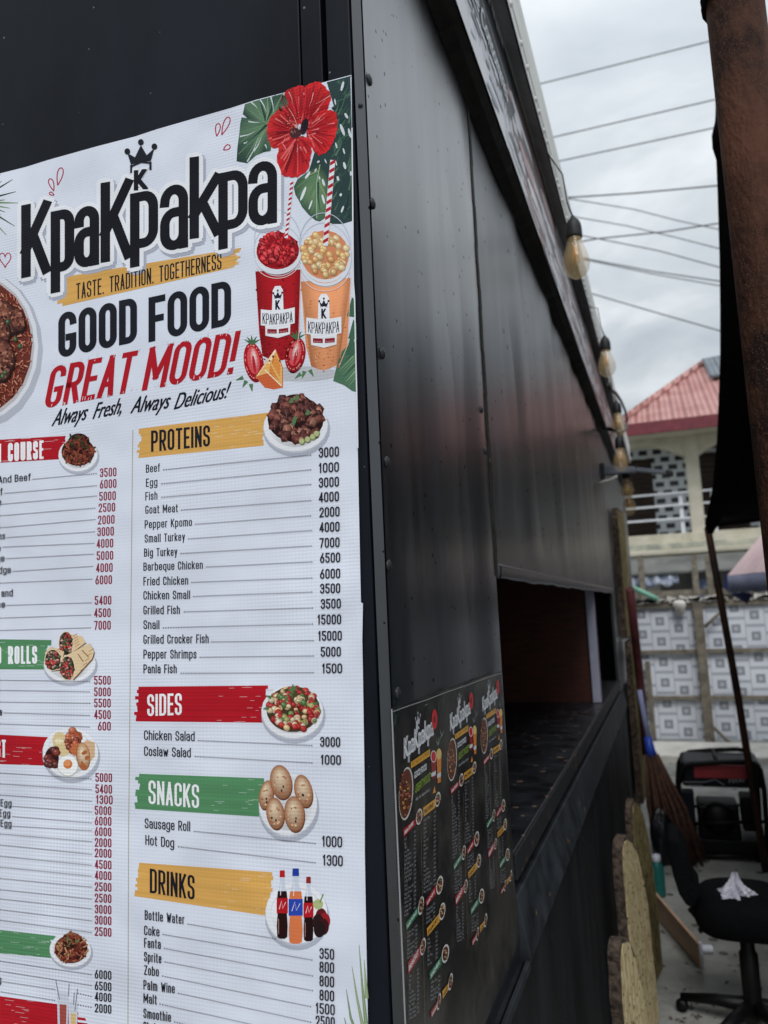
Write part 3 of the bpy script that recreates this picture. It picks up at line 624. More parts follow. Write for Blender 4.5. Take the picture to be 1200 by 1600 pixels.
# hibiscus -----------------------------------------------------------
fl = art()
def petal(pts, base, c0, streak):
    P = Z4(*pts); cx = sum(p[0] for p in P) / len(P); cy = sum(p[1] for p in P) / len(P); Q = []
    for i, p in enumerate(P):
        q = P[(i + 1) % len(P)]
        for t in (0, .25, .5, .75):
            x, y = p[0] + (q[0] - p[0]) * t, p[1] + (q[1] - p[1]) * t; d = math.hypot(x - cx, y - cy) or 1
            w = .9 * math.sin(len(Q) * 2.3) + .9 * (1 - abs(2 * t - 1)); Q.append((x + (x - cx) / d * w, y + (y - cy) / d * w))
    b = z4(*base); K = []
    for q_ in range(len(Q)): f = rnd.uniform(.62, 1.25); K.append((min(1, c0[0] * f * 1.15), c0[1] * f + .012 * rnd.random(), c0[2] * f, 1))
    fl.poly(Q, c0); fl.fan(((b[0] + cx) / 2, (b[1] + cy) / 2), (c0[0] * .42, c0[1] * .2, c0[2] * .35, 1), Q, K)
    for i in range(64):
        p = rnd.choice(Q); t0, t1 = rnd.uniform(.1, .5), rnd.uniform(.6, .98)
        c = rnd.choice([rgb(214, 48, 56), rgb(150, 12, 28), rgb(232, 104, 100), rgb(176, 20, 34), rgb(118, 8, 22), rgb(196, 34, 46)])
        fl.line([(b[0] + (p[0] - b[0]) * t0, b[1] + (p[1] - b[1]) * t0), (b[0] + (p[0] - b[0]) * (t0 + t1) / 2 + rnd.uniform(-1, 1), b[1] + (p[1] - b[1]) * (t0 + t1) / 2 + rnd.uniform(-1, 1)), (b[0] + (p[0] - b[0]) * t1, b[1] + (p[1] - b[1]) * t1)], rnd.uniform(.7, 2.4), c, taper=False)
    for (x0, y0, x1, y1) in streak: fl.line(Z4((x0, y0), ((x0 + x1) / 2 + 6, (y0 + y1) / 2), (x1, y1)), 1.6, rgb(240, 150, 150), taper=True)
petal(((500, 180), (570, 150), (640, 132), (690, 200), (690, 330), (640, 480), (520, 470), (430, 380), (440, 260)), (620, 480), rgb(190, 32, 44), [(655, 200, 650, 260), (520, 190, 560, 300)])
petal(((660, 150), (720, 115), (790, 100), (850, 150), (900, 230), (870, 340), (760, 480), (690, 450), (670, 300)), (660, 500), rgb(200, 28, 40), [(890, 225, 760, 300), (740, 200, 700, 330)])
petal(((750, 390), (850, 350), (940, 370), (955, 470), (940, 570), (915, 640), (870, 720), (790, 760), (730, 700), (690, 600), (700, 500)), (680, 540), rgb(206, 30, 42), [(790, 340, 730, 400), (800, 430, 720, 470), (790, 520, 710, 540), (760, 560, 690, 580), (730, 610, 680, 600), (930, 470, 860, 480)])
petal(((350, 430), (430, 350), (520, 420), (560, 520), (540, 600), (480, 660), (380, 700), (335, 610), (328, 510)), (600, 540), rgb(196, 40, 48), [(460, 650, 490, 600), (400, 430, 480, 480)])
petal(((430, 690), (490, 630), (570, 590), (690, 600), (725, 700), (710, 800), (690, 890), (600, 950), (520, 950), (450, 930), (415, 830)), (600, 590), rgb(202, 32, 44), [(620, 680, 630, 720), (600, 690, 590, 730), (470, 660, 500, 720)])
fl.ell(*z4(660, 500), 5.5, 13, rgb(46, 26, 36), 15); fl.ell(*z4(580, 560), 9, 8, rgb(72, 40, 44), -20); fl.ell(*z4(670, 490), 3.4, 10, rgb(30, 22, 34), 15)
for i in range(60):
    x, y = rnd.gauss(560, 40), rnd.gauss(470, 70); p = z4(x, y); fl.ell(p[0], p[1], .8, .8, rnd.choice([rgb(232, 160, 150), rgb(120, 50, 50), rgb(220, 120, 100), rgb(70, 30, 34)]), 0, 6)
fl.line(Z4((600, 500), (560, 400), (520, 340)), 1.3, rgb(236, 140, 130))
fl.build('flower_picture', M['vinyl'], banner)
# palm fans in the corners ------------------------------------------------
pf = art()
for i in range(22):
    a_ = R(-70 + i * 8.2); l = rnd.uniform(40, 74) * (1 if i < 17 else .8); b = (-38, 322)
    tip = (b[0] + math.cos(a_) * l, b[1] + math.sin(a_) * l * .95); c = rnd.choice([rgb(58, 92, 66), rgb(80, 118, 72), rgb(40, 70, 58), rgb(116, 146, 96)])
    pf.line([b, ((b[0] + tip[0]) / 2, (b[1] + tip[1]) / 2 - 3), tip], 5.5, c, taper=True)
pf.build('palm_picture', M['vinyl'], banner)
pf = art()
for (x0, y0, x1, y1, x2, y2) in ((572, 1600, 566, 1540, 561, 1476), (570, 1620, 558, 1560, 550, 1510), (566, 1640, 548, 1590, 541, 1546), (573, 1560, 571, 1530, 569, 1500), (560, 1650, 545, 1620, 538, 1590)):
    c = rnd.choice([rgb(126, 150, 108), rgb(100, 130, 92), rgb(148, 166, 124)]); pf.line([(x0, y0), (x1, y1), (x2, y2)], 6, c, taper=True); pf.line([(x0, y0), (x1, y1), (x2, y2)], 1, rgb(180, 194, 160), taper=True)
pf.build('palm_picture', M['vinyl'], banner)
# drops and heart outlines ---------------------------------------------------
def drop(cx, cy, l, w, rot):
    P = []; c, s_ = math.cos(R(rot)), math.sin(R(rot))
    for k in range(25):
        t = 2 * math.pi * k / 24; x = w * math.sin(t) * math.sin(t / 2) ** 1.2; y = -l * math.cos(t) * -1
        P.append((cx + x * c - y * s_, cy + x * s_ + y * c))
    dr = art(); dr.line(P, 1.7, rgb(176, 36, 62)); dr.build('drop_picture', M['vinyl'], banner)
drop(81, 289, 10, 5, -18); drop(93, 276, 14, 6, 12); drop(81, 303, 4, 3, -60)
drop(340, 203, 10, 5, 8); drop(352, 197, 15, 6, 22); drop(354, 231, 6, 5, 55)
hp = [(8 + 9 * math.sin(t) ** 3, 405 - .9 * (11 * math.cos(t) - 5 * math.cos(2 * t) - 2 * math.cos(3 * t) - math.cos(4 * t)) * (1 if True else 1)) for t in [2 * math.pi * k / 30 for k in range(31)]]
dr = art(); dr.line(hp, 1.6, rgb(176, 36, 62)); dr.build('heart_picture', M['vinyl'], banner)
# rice bowl -----------------------------------------------------------------------
bw = art(); bx, by = -32, 541
bw.ell(bx + 3, by + 6, 96, 122, rgb(186, 190, 202)); bw.ell(bx, by, 92, 117, rgb(226, 228, 236)); bw.ell(bx - 2, by + 1, 88, 111, rgb(196, 190, 194)); bw.ell(bx - 3, by, 85, 106, rgb(108, 46, 34))
for i in range(760):
    a_ = rnd.random() * 6.283; q = math.sqrt(rnd.random()) * .98; x, y = bx - 3 + 85 * q * math.cos(a_), by + 105 * q * math.sin(a_)
    if x < -14: continue
    t = rnd.uniform(0, 180); l = 3.6; dx, dy = l * math.cos(R(t)), l * math.sin(R(t))
    bw.line([(x - dx, y - dy), (x + dx, y + dy)], 3.2, rnd.choice([rgb(52, 18, 16), rgb(78, 30, 24)])); bw.line([(x - dx, y - dy - .3), (x + dx, y + dy - .3)], 1.9, rnd.choice([rgb(196, 116, 92), rgb(172, 92, 70), rgb(216, 148, 120), rgb(152, 74, 56)]))
for (mx_, my_, rx_, ry_, ro) in ((10, 495, 17, 30, -25), (-4, 520, 20, 26, 10), (26, 498, 12, 22, -20), (5, 555, 17, 28, -15), (0, 580, 16, 16, 0)):
    bw.ell(mx_ + 1.5, my_ + 2, rx_, ry_, rgb(34, 14, 14), ro); bw.gel(mx_, my_, rx_ * .95, ry_ * .93, rgb(150, 92, 74), rgb(70, 34, 28), ro)
    for i in range(46):
        a_ = rnd.random() * 6.283; q = math.sqrt(rnd.random()) * .86; c, s_ = math.cos(R(ro)), math.sin(R(ro)); x, y = rx_ * q * math.cos(a_), ry_ * q * math.sin(a_)
        bw.ell(mx_ + x * c - y * s_, my_ + x * s_ + y * c, rnd.uniform(1.5, 4), rnd.uniform(1, 2.6), rnd.choice([rgb(150, 92, 74), rgb(178, 120, 96), rgb(70, 30, 26), rgb(120, 66, 52), rgb(52, 22, 20)]), rnd.uniform(0, 180), 8)
for (x, y) in ((12, 503), (31, 541), (8, 582), (4, 588), (24, 530)): bw.ell(x, y, 3.6, 4.2, rgb(52, 70, 48)); bw.ell(x - .8, y - 1, 1.8, 2.2, rgb(106, 130, 88))
bw.build('rice_bowl_picture', M['vinyl'], banner)
# logo --------------------------------------------------------------------------------
lg = art()
LET = [('K', 33, 79, 321, 435, -.2), ('p', 79, 116, 331, 459, -.2), ('a', 116, 155, 326, 421, -.2), ('K', 157, 207, 286, 411, -.16), ('p', 203, 247, 303, 419, -.2), ('a', 250, 294, 293, 395, -.2), ('k', 296, 346, 246, 374, -.14), ('p', 341, 387, 271, 391, -.2), ('a', 388, 433, 256, 356, -.18)]
for grow, col, dx, dy in ((7.5, rgb(176, 180, 196), 3, 4), (6.5, rgb(238, 239, 245), 0, 0)):
    for ch, x0, x1, yt, yb, sl_ in LET:
        for q in range(8):
            lg.sglyph(ch, x0, x1, yt, yb, sl_, col, 15, dx=dx + grow * math.cos(q * .785), dy=dy + grow * math.sin(q * .785))
for ch, x0, x1, yt, yb, sl_ in LET: lg.sglyph(ch, x0, x1, yt, yb, sl_, rgb(20, 21, 30), 15)
lg.build('logo_lettering', M['vinyl'], banner)
cw = Art(PY, .0007)
def crown(a, cx, cy, w, h, sl_, col, back=None):
    f = lambda x, y: (cx + x * w, cy + y * h + x * w * sl_)
    if back: a.poly([f(-.5, -.2), f(-.3, -.9), f(0, -1.2), f(.3, -.9), f(.5, -.2), f(.42, 1.15), f(-.42, 1.15)], back)
    a.poly([f(-.34, 0), f(-.46, -.5), f(-.2, -.26), f(0, -.72), f(.2, -.26), f(.46, -.5), f(.34, 0)], col)
    for x, y in ((-.46, -.56), (0, -.84), (.46, -.56)): a.ell(*f(x, y), .1 * w, .13 * h, col, 0, 10)
    a.line([f(-.36, .1), f(0, -.02), f(.36, .1)], .07 * h, col)
crown(cw, 220, 254, 46, 38, -.18, rgb(28, 29, 40))
cw.glyph('K', 208, 233, 266, 299, -.12, rgb(238, 239, 245), bold=3.4, grow=3)
cw.glyph('K', 209, 232, 266, 298, -.12, rgb(24, 25, 34), bold=(1.9, .8))
for q in (-1, 1): cw.line([(220 + q * 15, 255 - q * 2.5), (220 + q * 15, 268 - q * 2.5)], 3.4, rgb(28, 29, 40))
cw.build('crown_emblem', M['vinyl'], banner)
# tag line, slogans -----------------------------------------------------------------------
tb = art(); tb.brush((104, 432), (372, 388), (368, 417), (98, 478), ORANGE, rnd, 10, 9, 10); tgb = tb.build('tagline_band', M['vinyl'], banner)
tt = Art(PY, .0004); tt.stext('TASTE. TRADITION. TOGETHERNESS', 119, 468, 346, 420, 25, INK, 2.1, gap=.8); tt.build('lettering', M['vinyl'], tgb)
tt = Art(PY, .00035); tt.stext('GOOD', 91, 560, 214, 534, 70, INK, 10.6, gap=.32); tt.stext('FOOD', 232, 535, 361, 507, 70, INK, 10.6, gap=.32)
tt.build('slogan_lettering', M['vinyl'], banner)
tt = Art(PY, .00035); tt.stext('GREAT', 68, 639, 203, 613, 66, RED, 8.4, shear=.2, gap=.42); tt.stext('MOOD!', 221, 611, 363, 584, 68, RED, 8.6, shear=.2, gap=.42)
for i in range(70):   # dry-brush nicks at the letter ends
    x = rnd.uniform(72, 366); y = 639 - (x - 70) * .19 - rnd.choice([rnd.uniform(-2, 3), rnd.uniform(60, 68)]); tt.line([(x, y), (x + 1.2, y - rnd.uniform(2, 6))], .8, WHITE)
tt.build('slogan_lettering', M['vinyl'], banner)
tt = Art(PY, .00035)
for w_, xa, ya, xb, yb in (('Always', 80, 666, 133, 656), ('Fresh,', 144, 655, 189, 646), ('Always', 203, 646, 262, 638), ('Delicious!', 271, 640, 353, 622)):
    tt.text(w_, xa, ya, xb, yb, 26, rgb(24, 25, 36), bold=.5, res=5, shear=.36)
tt.build('script_lettering', M['vinyl'], banner)
# cups ---------------------------------------------------------------------------------------
def z3(x, y): return (370 + x / 5.714, 380 + y / 5.714)
def cup(body, cx, cy, rx, ry, cols, dome, straw, lab, kind):
    a = art(); P = body
    a.poly(P, cols[0]); n_ = 12
    q = lambda t, v: (P[0][0] + (P[1][0] - P[0][0]) * t + ((P[4][0] + (P[3][0] - P[4][0]) * t) - (P[0][0] + (P[1][0] - P[0][0]) * t)) * v, P[0][1] + (P[1][1] - P[0][1]) * t + (P[4][1] - P[0][1] + 9 * math.sin(math.pi * t)) * v)
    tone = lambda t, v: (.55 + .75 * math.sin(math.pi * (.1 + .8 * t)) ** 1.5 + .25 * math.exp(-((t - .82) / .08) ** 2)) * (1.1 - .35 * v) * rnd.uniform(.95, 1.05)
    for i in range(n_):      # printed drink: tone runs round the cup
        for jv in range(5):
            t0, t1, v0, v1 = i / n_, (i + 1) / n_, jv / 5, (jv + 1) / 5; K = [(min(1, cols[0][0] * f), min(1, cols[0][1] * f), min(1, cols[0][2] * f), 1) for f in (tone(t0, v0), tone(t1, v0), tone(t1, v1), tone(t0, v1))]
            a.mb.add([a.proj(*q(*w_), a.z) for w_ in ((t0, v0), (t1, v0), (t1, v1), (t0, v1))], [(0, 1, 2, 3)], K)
    a.z += 2e-6
    for i in range(90):
        t, v = rnd.random(), rnd.random() ** .7; x0 = P[0][0] + (P[4][0] - P[0][0]) * v; x1 = P[1][0] + (P[3][0] - P[1][0]) * v; y0 = P[0][1] + (P[4][1] - P[0][1]) * v
        a.ell(x0 + (x1 - x0) * t, y0 + 10, rnd.uniform(1, 3), rnd.uniform(.7, 1.8), rnd.choice(cols[1:]), rnd.uniform(0, 90), 7)
    a.ring(cx, cy - 2, rx + 2, ry + 9, 1.3, rgb(206, 210, 222), -6); a.ell(cx, cy, rx, ry, rgb(228, 230, 238), -6); a.ell(cx, cy - 1, rx * .93, ry * .9, cols[0], -6)
    if kind == 'ice': a.pile(cx, cy - 3, rx * .9, ry * .86, [rgb(196, 26, 36), rgb(170, 14, 30), rgb(226, 60, 66), rgb(150, 12, 28)], 80, rnd, 'chunk', 4.2, rgb(150, 12, 26))
    else: a.pile(cx, cy - 3, rx * .92, ry * .88, [rgb(244, 208, 150), rgb(250, 222, 172), rgb(242, 190, 128)], 80, rnd, 'blob', 5.8, rgb(222, 140, 100))
    a.ring(cx, cy + ry * .12, rx * 1.02, ry * 1.0, 4.2, rgb(226, 230, 238), -6, a0=5, a1=175); a.ring(cx, cy + ry * .42, rx * .99, ry * .9, 1.1, rgb(240, 214, 208), -6, a0=15, a1=165)
    a.ring(cx, cy - dome * .5, rx * 1.02, ry + dome * .5, 1.1, rgb(200, 206, 220), -6, a0=180, a1=360)
    s0, s1, w = straw; n_ = 11
    a.line([s0, s1], w, rgb(234, 234, 240))
    for i in range(n_):
        t = (i + .3) / n_; x, y = s0[0] + (s1[0] - s0[0]) * t, s0[1] + (s1[1] - s0[1]) * t; h = (s1[1] - s0[1]) / n_ * .5
        a.poly([(x - w / 2, y), (x + w / 2, y - h * .8), (x + w / 2, y + h * .1), (x - w / 2, y + h * .9)], rgb(182, 30, 48))
    a.line([P[1], P[2], P[3]], 1, rgb(236, 200, 190))
    lx, ly, lw, rot_ = lab
    f = lambda x, y: (lx + x * lw, ly + y * lw + x * x * -.0 + x * lw * rot_ + abs(x) ** 2 * lw * -.22)
    a.poly([f(x, -.14) for x in (-.5, -.3, -.17)] + [f(-.15, -.72), f(-.08, -.85), f(.08, -.85), f(.15, -.72)] + [f(x, -.14) for x in (.17, .3, .5)] + [f(x, .33) for x in (.5, .37)] + [f(.36, .62), f(0, .68), f(-.36, .62)] + [f(x, .33) for x in (-.37, -.5)], rgb(240, 241, 246))
    crown(a, f(0, -.5)[0], f(0, -.5)[1], lw * .28, lw * .26, rot_, rgb(30, 28, 48)); p = f(0, -.15)
    a.glyph('K', p[0] - lw * .075, p[0] + lw * .085, p[1] - lw * .28, p[1], rot_, rgb(30, 28, 48), bold=.8)
    for i, ch in enumerate('KPAKPAKPA'):
        x = -.45 + i * .1; p = f(x, .28); a.stext(ch, p[0], p[1], p[0] + lw * .088, p[1] + (rot_ - x * .44) * lw * .088, lw * .32, rgb(30, 28, 48), 1.25)
    for q in (-.31, .03):
        a.poly([f(q, .42), f(q + .28, .42), f(q + .28, .55), f(q, .55)], rgb(146, 30, 46))
        for k in range(5): p = f(q + .035 + k * .045, .52); a.line([p, (p[0] + .9, p[1] - 1.6)], .7, rgb(226, 190, 190))
    return a.build('cup_picture', M['vinyl'], banner)
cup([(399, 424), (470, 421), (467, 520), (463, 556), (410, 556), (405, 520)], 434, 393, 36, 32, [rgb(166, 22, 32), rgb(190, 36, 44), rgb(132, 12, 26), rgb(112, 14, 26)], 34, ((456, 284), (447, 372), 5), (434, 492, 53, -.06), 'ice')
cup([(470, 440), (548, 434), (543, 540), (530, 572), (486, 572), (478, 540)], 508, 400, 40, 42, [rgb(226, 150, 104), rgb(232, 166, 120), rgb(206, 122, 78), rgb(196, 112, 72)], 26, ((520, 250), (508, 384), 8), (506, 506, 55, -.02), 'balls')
# strawberries, wedge, lower leaf
fr = art()
fr.ell(470, 584, 60, 12, rgb(196, 198, 204), 0)
fr.poly(Z4((0, 0),) and [z3(*p) for p in ((860, 1230), (890, 1100), (940, 960), (1050, 870), (1068, 1000), (1072, 1330), (1030, 1320), (960, 1270))], rgb(80, 118, 92))
for i in range(9): fr.line([z3(1060, 960 + 30 * i), z3(900 + 12 * i, 1120 + 20 * i)], rnd.uniform(1, 3), rnd.choice([rgb(112, 148, 112), rgb(54, 86, 72), rgb(150, 176, 140)]), taper=True)
for (x, y) in ((550, 480), (552, 515), (548, 540)): fr.poly([(x - 8, y + 14), (x, y - 16), (x + 5, y - 10), (x + 6, y + 16)], rgb(66, 104, 80))
fr.build('leaf_picture', M['vinyl'], banner)
for (cx, cy, rx, ry, ro) in ((396, 565, 15, 31, -8), (461, 554, 15, 28, 12)):
    a = art()
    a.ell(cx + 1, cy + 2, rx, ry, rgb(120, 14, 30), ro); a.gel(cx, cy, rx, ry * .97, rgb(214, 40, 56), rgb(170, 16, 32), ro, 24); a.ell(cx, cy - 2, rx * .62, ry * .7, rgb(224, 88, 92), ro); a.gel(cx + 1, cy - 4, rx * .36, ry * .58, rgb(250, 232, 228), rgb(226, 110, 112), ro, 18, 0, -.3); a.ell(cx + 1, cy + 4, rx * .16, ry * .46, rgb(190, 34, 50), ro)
    for i in range(34):
        t = rnd.random() * 6.283; c, s_ = math.cos(R(ro)), math.sin(R(ro)); x, y = rx * .84 * math.cos(t), ry * .84 * math.sin(t); a.ell(cx + x * c - y * s_, cy + x * s_ + y * c, .7, 1.1, rgb(240, 170, 150), 0, 6)
    for t in (-60, -95, -125, -150, -30): a.line([(cx + (3 if ro > 0 else -2), cy - ry + 3), (cx + (3 if ro > 0 else -2) + 14 * math.cos(R(t)), cy - ry + 3 + 13 * math.sin(R(t)))], 5, rgb(74, 112, 78), taper=True)
    a.build('strawberry_picture', M['vinyl'], banner)
a = art()
for (x, y, t) in ((385, 595, 120), (380, 590, 160), (392, 600, 80), (476, 580, 110), (484, 578, 60), (470, 584, 140)): a.line([(x, y), (x + 12 * math.cos(R(t)), y + 12 * math.sin(R(t)))], 7, rgb(86, 126, 90), taper=True)
a.poly([z3(*p) for p in ((345, 940), (390, 1050), (412, 1110), (412, 1290), (330, 1305), (250, 1290), (165, 1190))], rgb(214, 104, 60)); a.poly([z3(*p) for p in ((343, 950), (405, 1110), (404, 1280), (300, 1150), (180, 1190))], rgb(240, 186, 110))
a.poly([z3(*p) for p in ((300, 1080), (385, 1240), (290, 1140))], rgb(226, 140, 66)); a.poly([z3(*p) for p in ((340, 980), (390, 1090), (385, 1200), (310, 1070))], rgb(232, 150, 72)); a.line([z3(250, 1130), z3(400, 1275)], 2, rgb(250, 232, 200)); a.line([z3(345, 950), z3(180, 1188)], 1.6, rgb(250, 226, 180)); a.line([z3(285, 1075), z3(345, 955)], 2.2, rgb(252, 240, 220))
a.build('orange_wedge_picture', M['vinyl'], banner)
# headings -----------------------------------------------------------------------------
def heading(tl, tr, br, bl, col, txt, tcol, x0, y0, x1, y1, cap, jag=12):
    a = art(); a.brush(tl, tr, br, bl, col, rnd, jag); b = a.build('heading_band', M['vinyl'], banner)
    if txt:
        t = Art(PY, .0004); t.stext(txt, x0, y0, x1, y1, cap, tcol, 3.7, gap=.6); t.build('lettering', M['vinyl'], b)
heading((224, 669), (416, 645), (412, 696), (221, 715), ORANGE, 'PROTEINS', INK, 236, 706, 328, 697, 33)
heading((217, 1073), (416, 1071), (414, 1129), (217, 1127), RED, 'SIDES', rgb(244, 244, 248), 230, 1119, 284, 1117, 34, 6)
heading((219, 1209), (412, 1216), (408, 1276), (218, 1264), GREEN, 'SNACKS', rgb(244, 244, 248), 232, 1256, 311, 1263, 37)
heading((218, 1348), (428, 1363), (420, 1431), (217, 1401), ORANGE, 'DRINKS', INK, 234, 1395, 304, 1406, 38)
heading((-120, 694), (102, 681), (100, 717), (-120, 730), RED, 'MAIN COURSE', rgb(244, 244, 248), -34, 725, 68, 717, 29, 5)
heading((-120, 997), (76, 1000), (72, 1046), (-120, 1045), GREEN, 'AND ROLLS', rgb(244, 244, 248), -26, 1038, 58, 1037, 28, 8)
heading((-120, 1142), (80, 1152), (68, 1196), (-120, 1190), RED, 'BREAKFAST', rgb(244, 244, 248), -66, 1180, 9, 1184, 28, 4)
heading((-120, 1440), (82, 1462), (82, 1497), (-120, 1478), GREEN, None, None, 0, 0, 0, 0, 0)
heading((-120, 1540), (112, 1572), (128, 1618), (-120, 1590), RED, None, None, 0, 0, 0, 0, 0, 26)
a = art(); a.line([(207.5, 672), (204, 1000), (201, 1300), (199.5, 1700)], 1.3, rgb(176, 172, 150)); a.build('column_rule', M['vinyl'], banner)
# price lists --------------------------------------------------------------------------
LBL = [('Beef', 228, 739, 250, 737, 13), ('Egg', 228, 761, 246, 759.5, 13), ('Fish', 227, 782, 246, 780.5, 13), ('Goat Meat', 227, 803, 278, 800.5, 13), ('Pepper Kpomo', 226, 826, 300, 822, 13), ('Small Turkey', 226, 848, 289, 845, 13),
       ('Big Turkey', 225, 870, 277, 868.5, 13), ('Barbeque Chicken', 224, 892, 317, 889, 13), ('Fried Chicken', 224, 915, 294, 913.5, 13.5), ('Chicken Small', 224, 937, 297, 936, 13.5), ('Grilled Fish', 224, 960, 281, 959.5, 13.5), ('Snail', 224, 983, 249, 983, 14),
       ('Grilled Crocker Fish', 224, 1006, 326, 1005, 14), ('Pepper Shrimps', 224, 1029, 307, 1029, 14), ('Panla Fish', 224, 1052, 276, 1052, 14), ('Chicken Salad', 225, 1156, 304, 1158, 15), ('Coslaw Salad', 225, 1181, 298, 1183.5, 15),
       ('Sausage Roll', 226, 1294, 297, 1299, 15.5), ('Hot Dog', 227, 1320, 272, 1325, 15.5), ('Bottle Water', 226, 1437, 288, 1444.5, 15), ('Coke', 225, 1461, 249, 1463.5, 15), ('Fanta', 225, 1480.5, 251, 1483, 15), ('Sprite', 225, 1502, 252, 1505.5, 15), ('Zobo', 225, 1523, 248, 1526, 15),
       ('Palm Wine', 224, 1546, 273, 1552.5, 15), ('Malt', 224, 1567, 245, 1570, 15), ('Smoothie', 224, 1590.5, 267, 1597, 15), ('Shake', 224, 1611, 250, 1615, 15)]
LEAD = [(256, 734, 485, 711), (253, 756, 485, 734), (253, 777, 485, 757), (284, 797, 485, 782), (306, 819, 485, 806), (295, 842, 486, 829), (283, 865, 486, 853), (323, 886, 487, 878), (300, 910, 487, 903), (303, 932, 487, 925), (288, 956, 488, 950), (255, 981, 488, 975), (331, 1003, 489, 1001), (313, 1027, 489, 1025), (283, 1052, 489, 1051),
        (310, 1157, 487, 1165), (305, 1182, 487, 1192), (304, 1299, 492, 1318), (279, 1323, 492, 1348), (294, 1444, 430, 1467), (255, 1460, 487, 1500), (257, 1482, 488, 1525), (258, 1503, 488, 1548), (254, 1525, 485, 1573), (279, 1552, 485, 1597), (250, 1569, 485, 1621), (273, 1597, 485, 1646)]
PRC = [('3000', 498, 714), ('1000', 498, 738), ('3000', 498, 761), ('4000', 498, 784), ('2000', 499, 807.5), ('4000', 499, 831), ('7000', 499, 855.5), ('6500', 500, 879), ('6000', 500, 904), ('3500', 500, 927), ('3500', 501, 951), ('15000', 496, 975.5), ('15000', 497, 1001), ('5000', 501, 1026), ('1500', 503, 1052), ('3000', 500, 1167), ('1000', 501, 1195), ('1000', 503, 1323.5), ('1300', 504, 1353),
       ('350', 499, 1499), ('800', 499, 1520), ('800', 499, 1542), ('800', 499, 1564), ('1500', 493, 1585), ('2500', 493, 1605)]
a = art(); r_ = 0
for t, x0, y0, x1, y1, c in LBL: a.stext(t, x0, y0, x1, y1, c, INK, 1.6, gap=.8)
for q in LEAD: a.dots(*q, INK, 3.9, .85)
for t, x0, y in PRC:
    w = {3: 23, 4: 31.5, 5: 37}[len(t)]; w = w if y < 1400 else {3: 23, 4: 30}[len(t)]
    s_ = (y - 1090) / 5000; a.stext(t, x0, y - s_ * w / 2, x0 + w, y + s_ * w / 2, 15.5 if y < 1200 else 17, INK, 2.05, gap=.7)
a.build('price_list', M['vinyl'], banner)
a = art()
LP = [(156, 745, '3500'), (156, 763, '6000'), (155, 782, '5000'), (154, 800, '2500'), (153, 819, '2000'), (152, 837.5, '3000'), (151, 856, '4000'), (151, 875, '5000'), (150, 894, '4000'), (149, 913, '6000'), (148, 945, '5400'), (147, 964.5, '4500'), (147, 984, '7000'), (147, 1070, '5500'), (147, 1088, '5000'), (147, 1105.5, '5500'), (147, 1123.5, '4500'), (153, 1141.5, '600'), (149, 1222, '5000'), (149, 1240, '5400'), (150, 1256.5, '1300'), (148, 1273.5, '5000'), (148, 1290, '6000'), (148, 1306.5, '6000'), (148, 1323.5, '2000'), (148, 1340, '2000'), (148, 1358, '4500'), (148, 1375, '4000'), (148, 1393, '2500'), (148, 1410.5, '2500'), (148, 1428, '3000'), (148, 1445, '3000'), (148, 1463, '2500'), (148, 1530, '6000'), (148, 1548, '6500'), (148, 1565, '4000'), (148, 1583, '2000')]
for x, y, t in LP:
    w = 20 if len(t) == 3 else 26; s_ = (y - 1090) / 5000; a.stext(t, x, y - s_ * w / 2, x + w, y + s_ * w / 2, 14, INK if y > 1500 else DRED, 1.9, gap=.7)
for q in ((52, 749, 150, 740), (8, 771, 150, 759), (4, 788, 150, 775), (-60, 811, 148, 794), (-60, 830, 148, 812), (12, 840, 147, 831), (5, 855, 146, 849), (11, 873, 145, 866), (21, 893, 144, 885), (-60, 914, 143, 905), (11, 946, 142, 942), (-60, 968, 141, 961), (-60, 987, 141, 981), (-60, 1062, 140, 1065), (-60, 1078, 139, 1081), (-60, 1096, 140, 1099), (7, 1114, 139, 1118), (-60, 1129, 139, 1136), (-60, 1204, 142, 1217), (-60, 1221, 142, 1234), (-60, 1238, 142, 1252), (21, 1260, 142, 1269), (21, 1276, 142, 1286), (21, 1291, 142, 1298), (-60, 1298, 142, 1315), (-60, 1314, 142, 1335), (-60, 1332, 142, 1352), (-60, 1349, 142, 1369), (-60, 1367, 142, 1386), (-60, 1384, 142, 1405), (-60, 1398, 142, 1420), (-60, 1414, 142, 1439), (-60, 1430, 142, 1457), (-60, 1493, 142, 1523), (-60, 1508, 142, 1540), (6, 1534, 85, 1546), (122, 1552, 142, 1557), (-60, 1540, 85, 1563), (122, 1570, 142, 1574)):
    a.dots(*q, INK, 3.3, .8)
for t, x1, y in (('Jollof And Beef', 48, 751), ('Beef', 4, 774), ('Rice', 2, 790), ('Beans', 8, 843), ('Rice', 1, 862), ('Porridge', 7, 878), ('Porridge', 17, 896), ('Chicken and', 20, 932), ('Rice', 8, 950), ('Shawarma', 3, 1118), ('And Egg', 18, 1261), ('And Egg', 16, 1277), ('And Egg', 18, 1293), ('g', 2, 1537)):
    w = 5.7 * len(t); s_ = (1080 - y) / 3600; a.stext(t, x1 - w, y + s_ * w, x1, y, 11.5, INK, 1.55)
a.build('price_list', M['vinyl'], banner)
def art(): return Art(PY, .00022)
